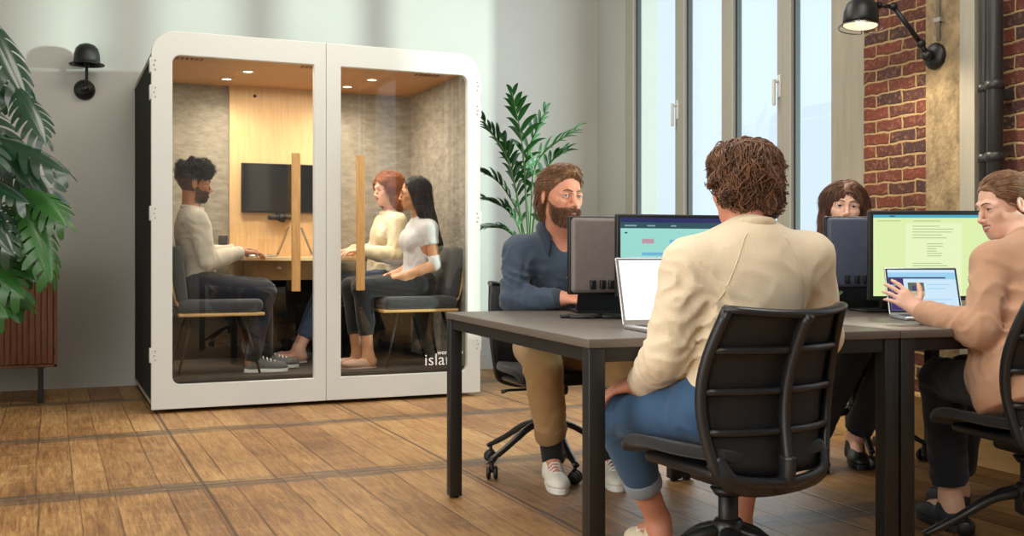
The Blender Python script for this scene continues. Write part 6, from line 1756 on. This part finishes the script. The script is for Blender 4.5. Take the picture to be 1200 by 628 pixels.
p.garment('tee_shirt', 'white_tee', tee, .010, .0085, cuts=[(p.J['s' + q] + (p.J['e' + q] - p.J['s' + q]) * .46, ud(q), None, .085) for q in 'LR'] + [(p.J['pel'] + p.up * .03, -p.up, None, .3)],
          folds=[(p.J['pel'] + p.up * .15 - p.left * -.1, .15, p.up, .008, 12, 3, 5), (p.J['sL'] - UPZ * .08, .1, UPZ, .006, 13, 1, 4)], rough=(.002, 14))
def trs(S): S.ell(p.J['pel'], np.array([.112, .168, .115]), p.RP, .05); p.leg(S, 'L', .8, 1.02); p.leg(S, 'R', .8, 1.02)
kd = lambda q: nrm(p.J['a' + q] - p.J['k' + q])
p.garment('trousers', 'black_trouser', trs, .008, .0085, cuts=[(p.J['k' + q] + (p.J['a' + q] - p.J['k' + q]) * .70, kd(q), None, .12) for q in 'LR'], folds=[(p.J['kL'], .13, kd('L'), .008, 14, 1, 5), (p.J['hL'], .13, V3(1, 0, 0), .008, 12, 2, 5)])
for q in 'LR': p.shoe(q, 'shoe_nude', 'shoe_nude', FZ, .245, flat=True)
S = p.scalp([('e', (-.016, 0, .038), (.104, .083, .088)), ('e', (-.055, 0, -.05), (.055, .080, .10), .03), ('c', (-.06, .03, -.05), (-.125, .070, -.36), .060, .046, .03), ('c', (-.06, -.03, -.05), (-.125, -.02, -.36), .060, .046, .03), ('c', (-.07, .075, -.16), (-.105, .115, -.36), .040, .036, .03), ('c', (-.005, .070, .02), (-.025, .085, -.12), .020, .026, .03), ('c', (-.005, -.070, .02), (-.025, -.085, -.12), .020, .026, .03)],
            [('e', (.085, 0, -.012), (.080, .082, .094), .01), ('e', (.055, 0, -.10), (.078, .078, .09), .01)], rough=(.0035, 26, 2))
p.hair('hair_dark_straight', S, 2600, lambda q: (-.5 if q[2] > .05 else -.05, np.sign(q[1] + .001) * (.9 if q[2] > .08 else .05), -1 if q[2] < .1 else -.3), .17, .0016, 9, .003, jit=.05, seed=16)

# ---------------------------------------------------------------- inside the booth: the woman in the cream sweater
J = dict(pel=V3(2.31, 7.75, .785), neck=V3(2.345, 7.73, 1.275), head=V3(2.315, 7.71, 1.455), hf=V3(-.96, -.20, -.10), hu=V3(-.05, 0, 1),
         sL=V3(2.345, 7.565, 1.205), sR=V3(2.34, 7.89, 1.205), eL=V3(2.31, 7.50, .955), eR=V3(2.27, 7.93, .98), wL=V3(2.06, 7.56, .995), wR=V3(2.05, 7.80, .995),
         hL=V3(2.29, 7.66, .77), hR=V3(2.29, 7.84, .77), kL=V3(1.87, 7.64, .75), kR=V3(1.87, 7.82, .75), aL=V3(1.62, 7.58, FZ + .09), aR=V3(1.66, 7.8, FZ + .09), tL=V3(1.3, 7.56, 0), tR=V3(1.3, 7.8, 0))
p = Person(J, True, bust=.45, k=1.02, skin='skin_fair', smile=.7, hands={'L': dict(d=V3(-.97, .15, -.05), n=V3(0, 0, 1), curl=[.25, .4, .3]), 'R': dict(d=V3(-.97, -.1, -.05), n=V3(0, 0, 1), curl=[.25, .4, .3])})
p.body('person with wavy auburn hair in a cream sweater, inside the booth', hi=.0038)
p.brows('hair_auburn', .0026)
def sw(S): p.torso(S, 1.12); p.arm(S, 'L', .9, fat=1.35); p.arm(S, 'R', .9, fat=1.35); S.cap(p.J['pel'], p.J['pel'] + p.up * .15, .125, .12, .05)
wd = lambda q: nrm(p.J['w' + q] - p.J['e' + q])
p.garment('sweater', 'cream_knit', sw, .015, .0085, cuts=[(p.J['e' + q] + (p.J['w' + q] - p.J['e' + q]) * .90, wd(q), None, .08) for q in 'LR'] + [(p.J['pel'] - p.up * .06, -p.up, None, .3)],
          folds=[(p.J['eL'], .12, wd('L'), .012, 14, 1, 3), (p.J['sL'] - UPZ * .1, .13, V3(.6, 0, .8), .010, 12, 2, 4), (p.J['pel'] + p.up * .16 + p.left * .1, .15, p.up, .010, 11, 3, 5)], rough=(.004, 13))
p.ringtube('collar', 'cream_knit', p.J['neck'] + p.up * .010 + p.fwd * .012, p.up + p.fwd * .28, .064, .062, .013, flat=(1, 1.3))
def trs(S): S.ell(p.J['pel'], np.array([.115, .172, .10]), p.RP, .05); p.leg(S, 'L', .9, 1.08); p.leg(S, 'R', .9, 1.08)
kd = lambda q: nrm(p.J['a' + q] - p.J['k' + q])
p.garment('jeans', 'jeans_dark', trs, .008, .009, cuts=[(p.J['k' + q] + (p.J['a' + q] - p.J['k' + q]) * .82, kd(q), None, .12) for q in 'LR'])
for q in 'LR': p.shoe(q, 'shoe_pink', 'sole_white', FZ, .25, flat=True)
S = p.scalp([('e', (-.014, 0, .040), (.106, .088, .092)), ('e', (-.05, 0, -.05), (.066, .090, .10), .03), ('c', (-.01, .080, .03), (-.03, .092, -.10), .024, .034, .03), ('c', (-.01, -.080, .03), (-.03, -.092, -.10), .024, .034, .03)],
            [('e', (.088, 0, -.012), (.080, .082, .088), .01), ('e', (.055, 0, -.10), (.078, .075, .085), .01), ('p', (0, 0, -.15), (0, 0, -1))], rough=(.010, 24, 2))
p.hair('hair_auburn', S, 2400, lambda q: (-.4 if q[2] > .05 else 0, np.sign(q[1] + .012) * (.9 if q[2] > .08 else .1), -1 if q[2] < .1 else -.3), .11, .0018, 9, .006, curl=.006, curl_t=1.5, jit=.2, seed=17)
# ------------------------------------------------------------------ what belongs together
for o in [o for o in bpy.data.objects if o.parent is None and 'label' in o]:
    n = o.name.split('.')[0]; inside = 'inside the booth' in o['label']
    g = {'person': 'people inside the booth' if inside else 'people at the work tables', 'laptop': 'laptops inside the booth' if inside else 'laptops on the work tables',
         'monitor': 'monitors on the work tables', 'work_table': 'work tables joined side by side', 'drain_pipe': 'dark pipes on the brick wall', 'wall_lamp': 'black wall lamps'}.get(n)
    if g: o['group'] = g
# ------------------------------------------------------------------ light and camera
def area(name, loc, rot, sx, sy, power, col=(1, 1, 1)):
    l = bpy.data.lights.new(name, 'AREA'); l.shape = 'RECTANGLE'; l.size = sx; l.size_y = sy; l.energy = power; l.color = col
    o = bpy.data.objects.new(name, l); C.objects.link(o); o.location = loc; o.rotation_euler = rot
    return o
def spot(name, loc, target, power, col, size, blend=0.5, rad=0.03):
    l = bpy.data.lights.new(name, 'SPOT'); l.energy = power; l.color = col; l.spot_size = size; l.spot_blend = blend; l.shadow_soft_size = rad
    o = bpy.data.objects.new(name, l); C.objects.link(o); o.location = loc
    o.rotation_euler = (Vector(target) - Vector(loc)).to_track_quat('-Z', 'Y').to_euler()
    return o
sun = bpy.data.lights.new('sun', 'SUN'); sun.energy = 5.6; sun.color = (0.80, 1.0, 0.90); sun.angle = math.radians(3.2)
so = bpy.data.objects.new('sun', sun); C.objects.link(so)
so.rotation_euler = Vector((-1.5, 1.0, -0.06)).to_track_quat('-Z', 'Y').to_euler()
for (x, y) in SPOTS:
    spot('booth_spot', (x, y, 2.212), (x, y, 0), 38, (1.0, 0.86, 0.68), math.radians(150), 0.9, 0.03)
area('booth_glow', (1.63, 7.45, 2.20), (0, 0, 0), 1.5, 0.8, 22, (1.0, 0.86, 0.68))
spot('arm_lamp_light', tuple(hd + V3(0, 0, -0.05)), tuple(hd + V3(0.05, 0, -1)), 34, (1.0, 0.84, 0.62), math.radians(140), 0.6, 0.03)
area('ceiling_fill', (-0.6, 2.6, 3.75), (0, math.radians(-14), 0), 2.2, 2.2, 88, (1.0, 0.97, 0.93))  # these overhead area lights are all unseen, added as soft room fill
area('ceiling_fill', (1.7, 5.7, 3.8), (0, 0, 0), 2.4, 1.2, 75, (1.0, 0.92, 0.80))
area('ceiling_fill', (2.6, 2.2, 3.8), (0, 0, 0), 1.4, 1.4, 60, (1.0, 0.96, 0.9))
o = area('key_fill', (-1.3, -0.4, 2.9), (0, 0, 0), 1.5, 1.5, 70, (1.0, 0.96, 0.90))  # unseen key light added behind the camera to brighten the table group
o.rotation_euler = (Vector((2.2, 3.8, 0.9)) - Vector(o.location)).to_track_quat('-Z', 'Y').to_euler()
area('window_daylight', (RW - 0.12, 6.5, 2.2), (0, math.radians(90), 0), 3.0, 2.5, 55, (0.86, 0.95, 1.0))

area('left_low_fill', (-3.1, 1.9, 1.25), (0, math.radians(-90), 0), 1.9, 2.6, 105, (1.0, 0.99, 0.97))  # added low side light reaching under the tables; the left wall has no window
w = bpy.data.worlds.new('sky'); bpy.context.scene.world = w; w.use_nodes = True
nt = w.node_tree; bg = nt.nodes['Background']; bg.inputs[0].default_value = srgb(216, 236, 250); bg.inputs[1].default_value = 1.42

cam = bpy.data.cameras.new('camera'); co = bpy.data.objects.new('camera', cam); C.objects.link(co)
cam.sensor_width = 36; cam.lens = FPX / 1200 * 36; cam.shift_y = (HOR - 314) / 1200.0
cam.clip_start = 0.05
co.location = (0, 0, EYE); co.rotation_euler = (PI / 2, 0, -YAW)
sc = bpy.context.scene
sc.camera = co
sc.view_settings.view_transform = 'Standard'; sc.view_settings.look = 'None'; sc.view_settings.gamma = 1.0; sc.view_settings.exposure = -0.22
sc.view_settings.use_curve_mapping = False
cy = sc.cycles
cy.use_denoising = True
cy.max_bounces = 8; cy.transparent_max_bounces = 16; cy.diffuse_bounces = 4; cy.glossy_bounces = 4
cy.sample_clamp_indirect = 4.0
try:
    cy.denoiser = 'OPENIMAGEDENOISE'
except Exception:
    pass
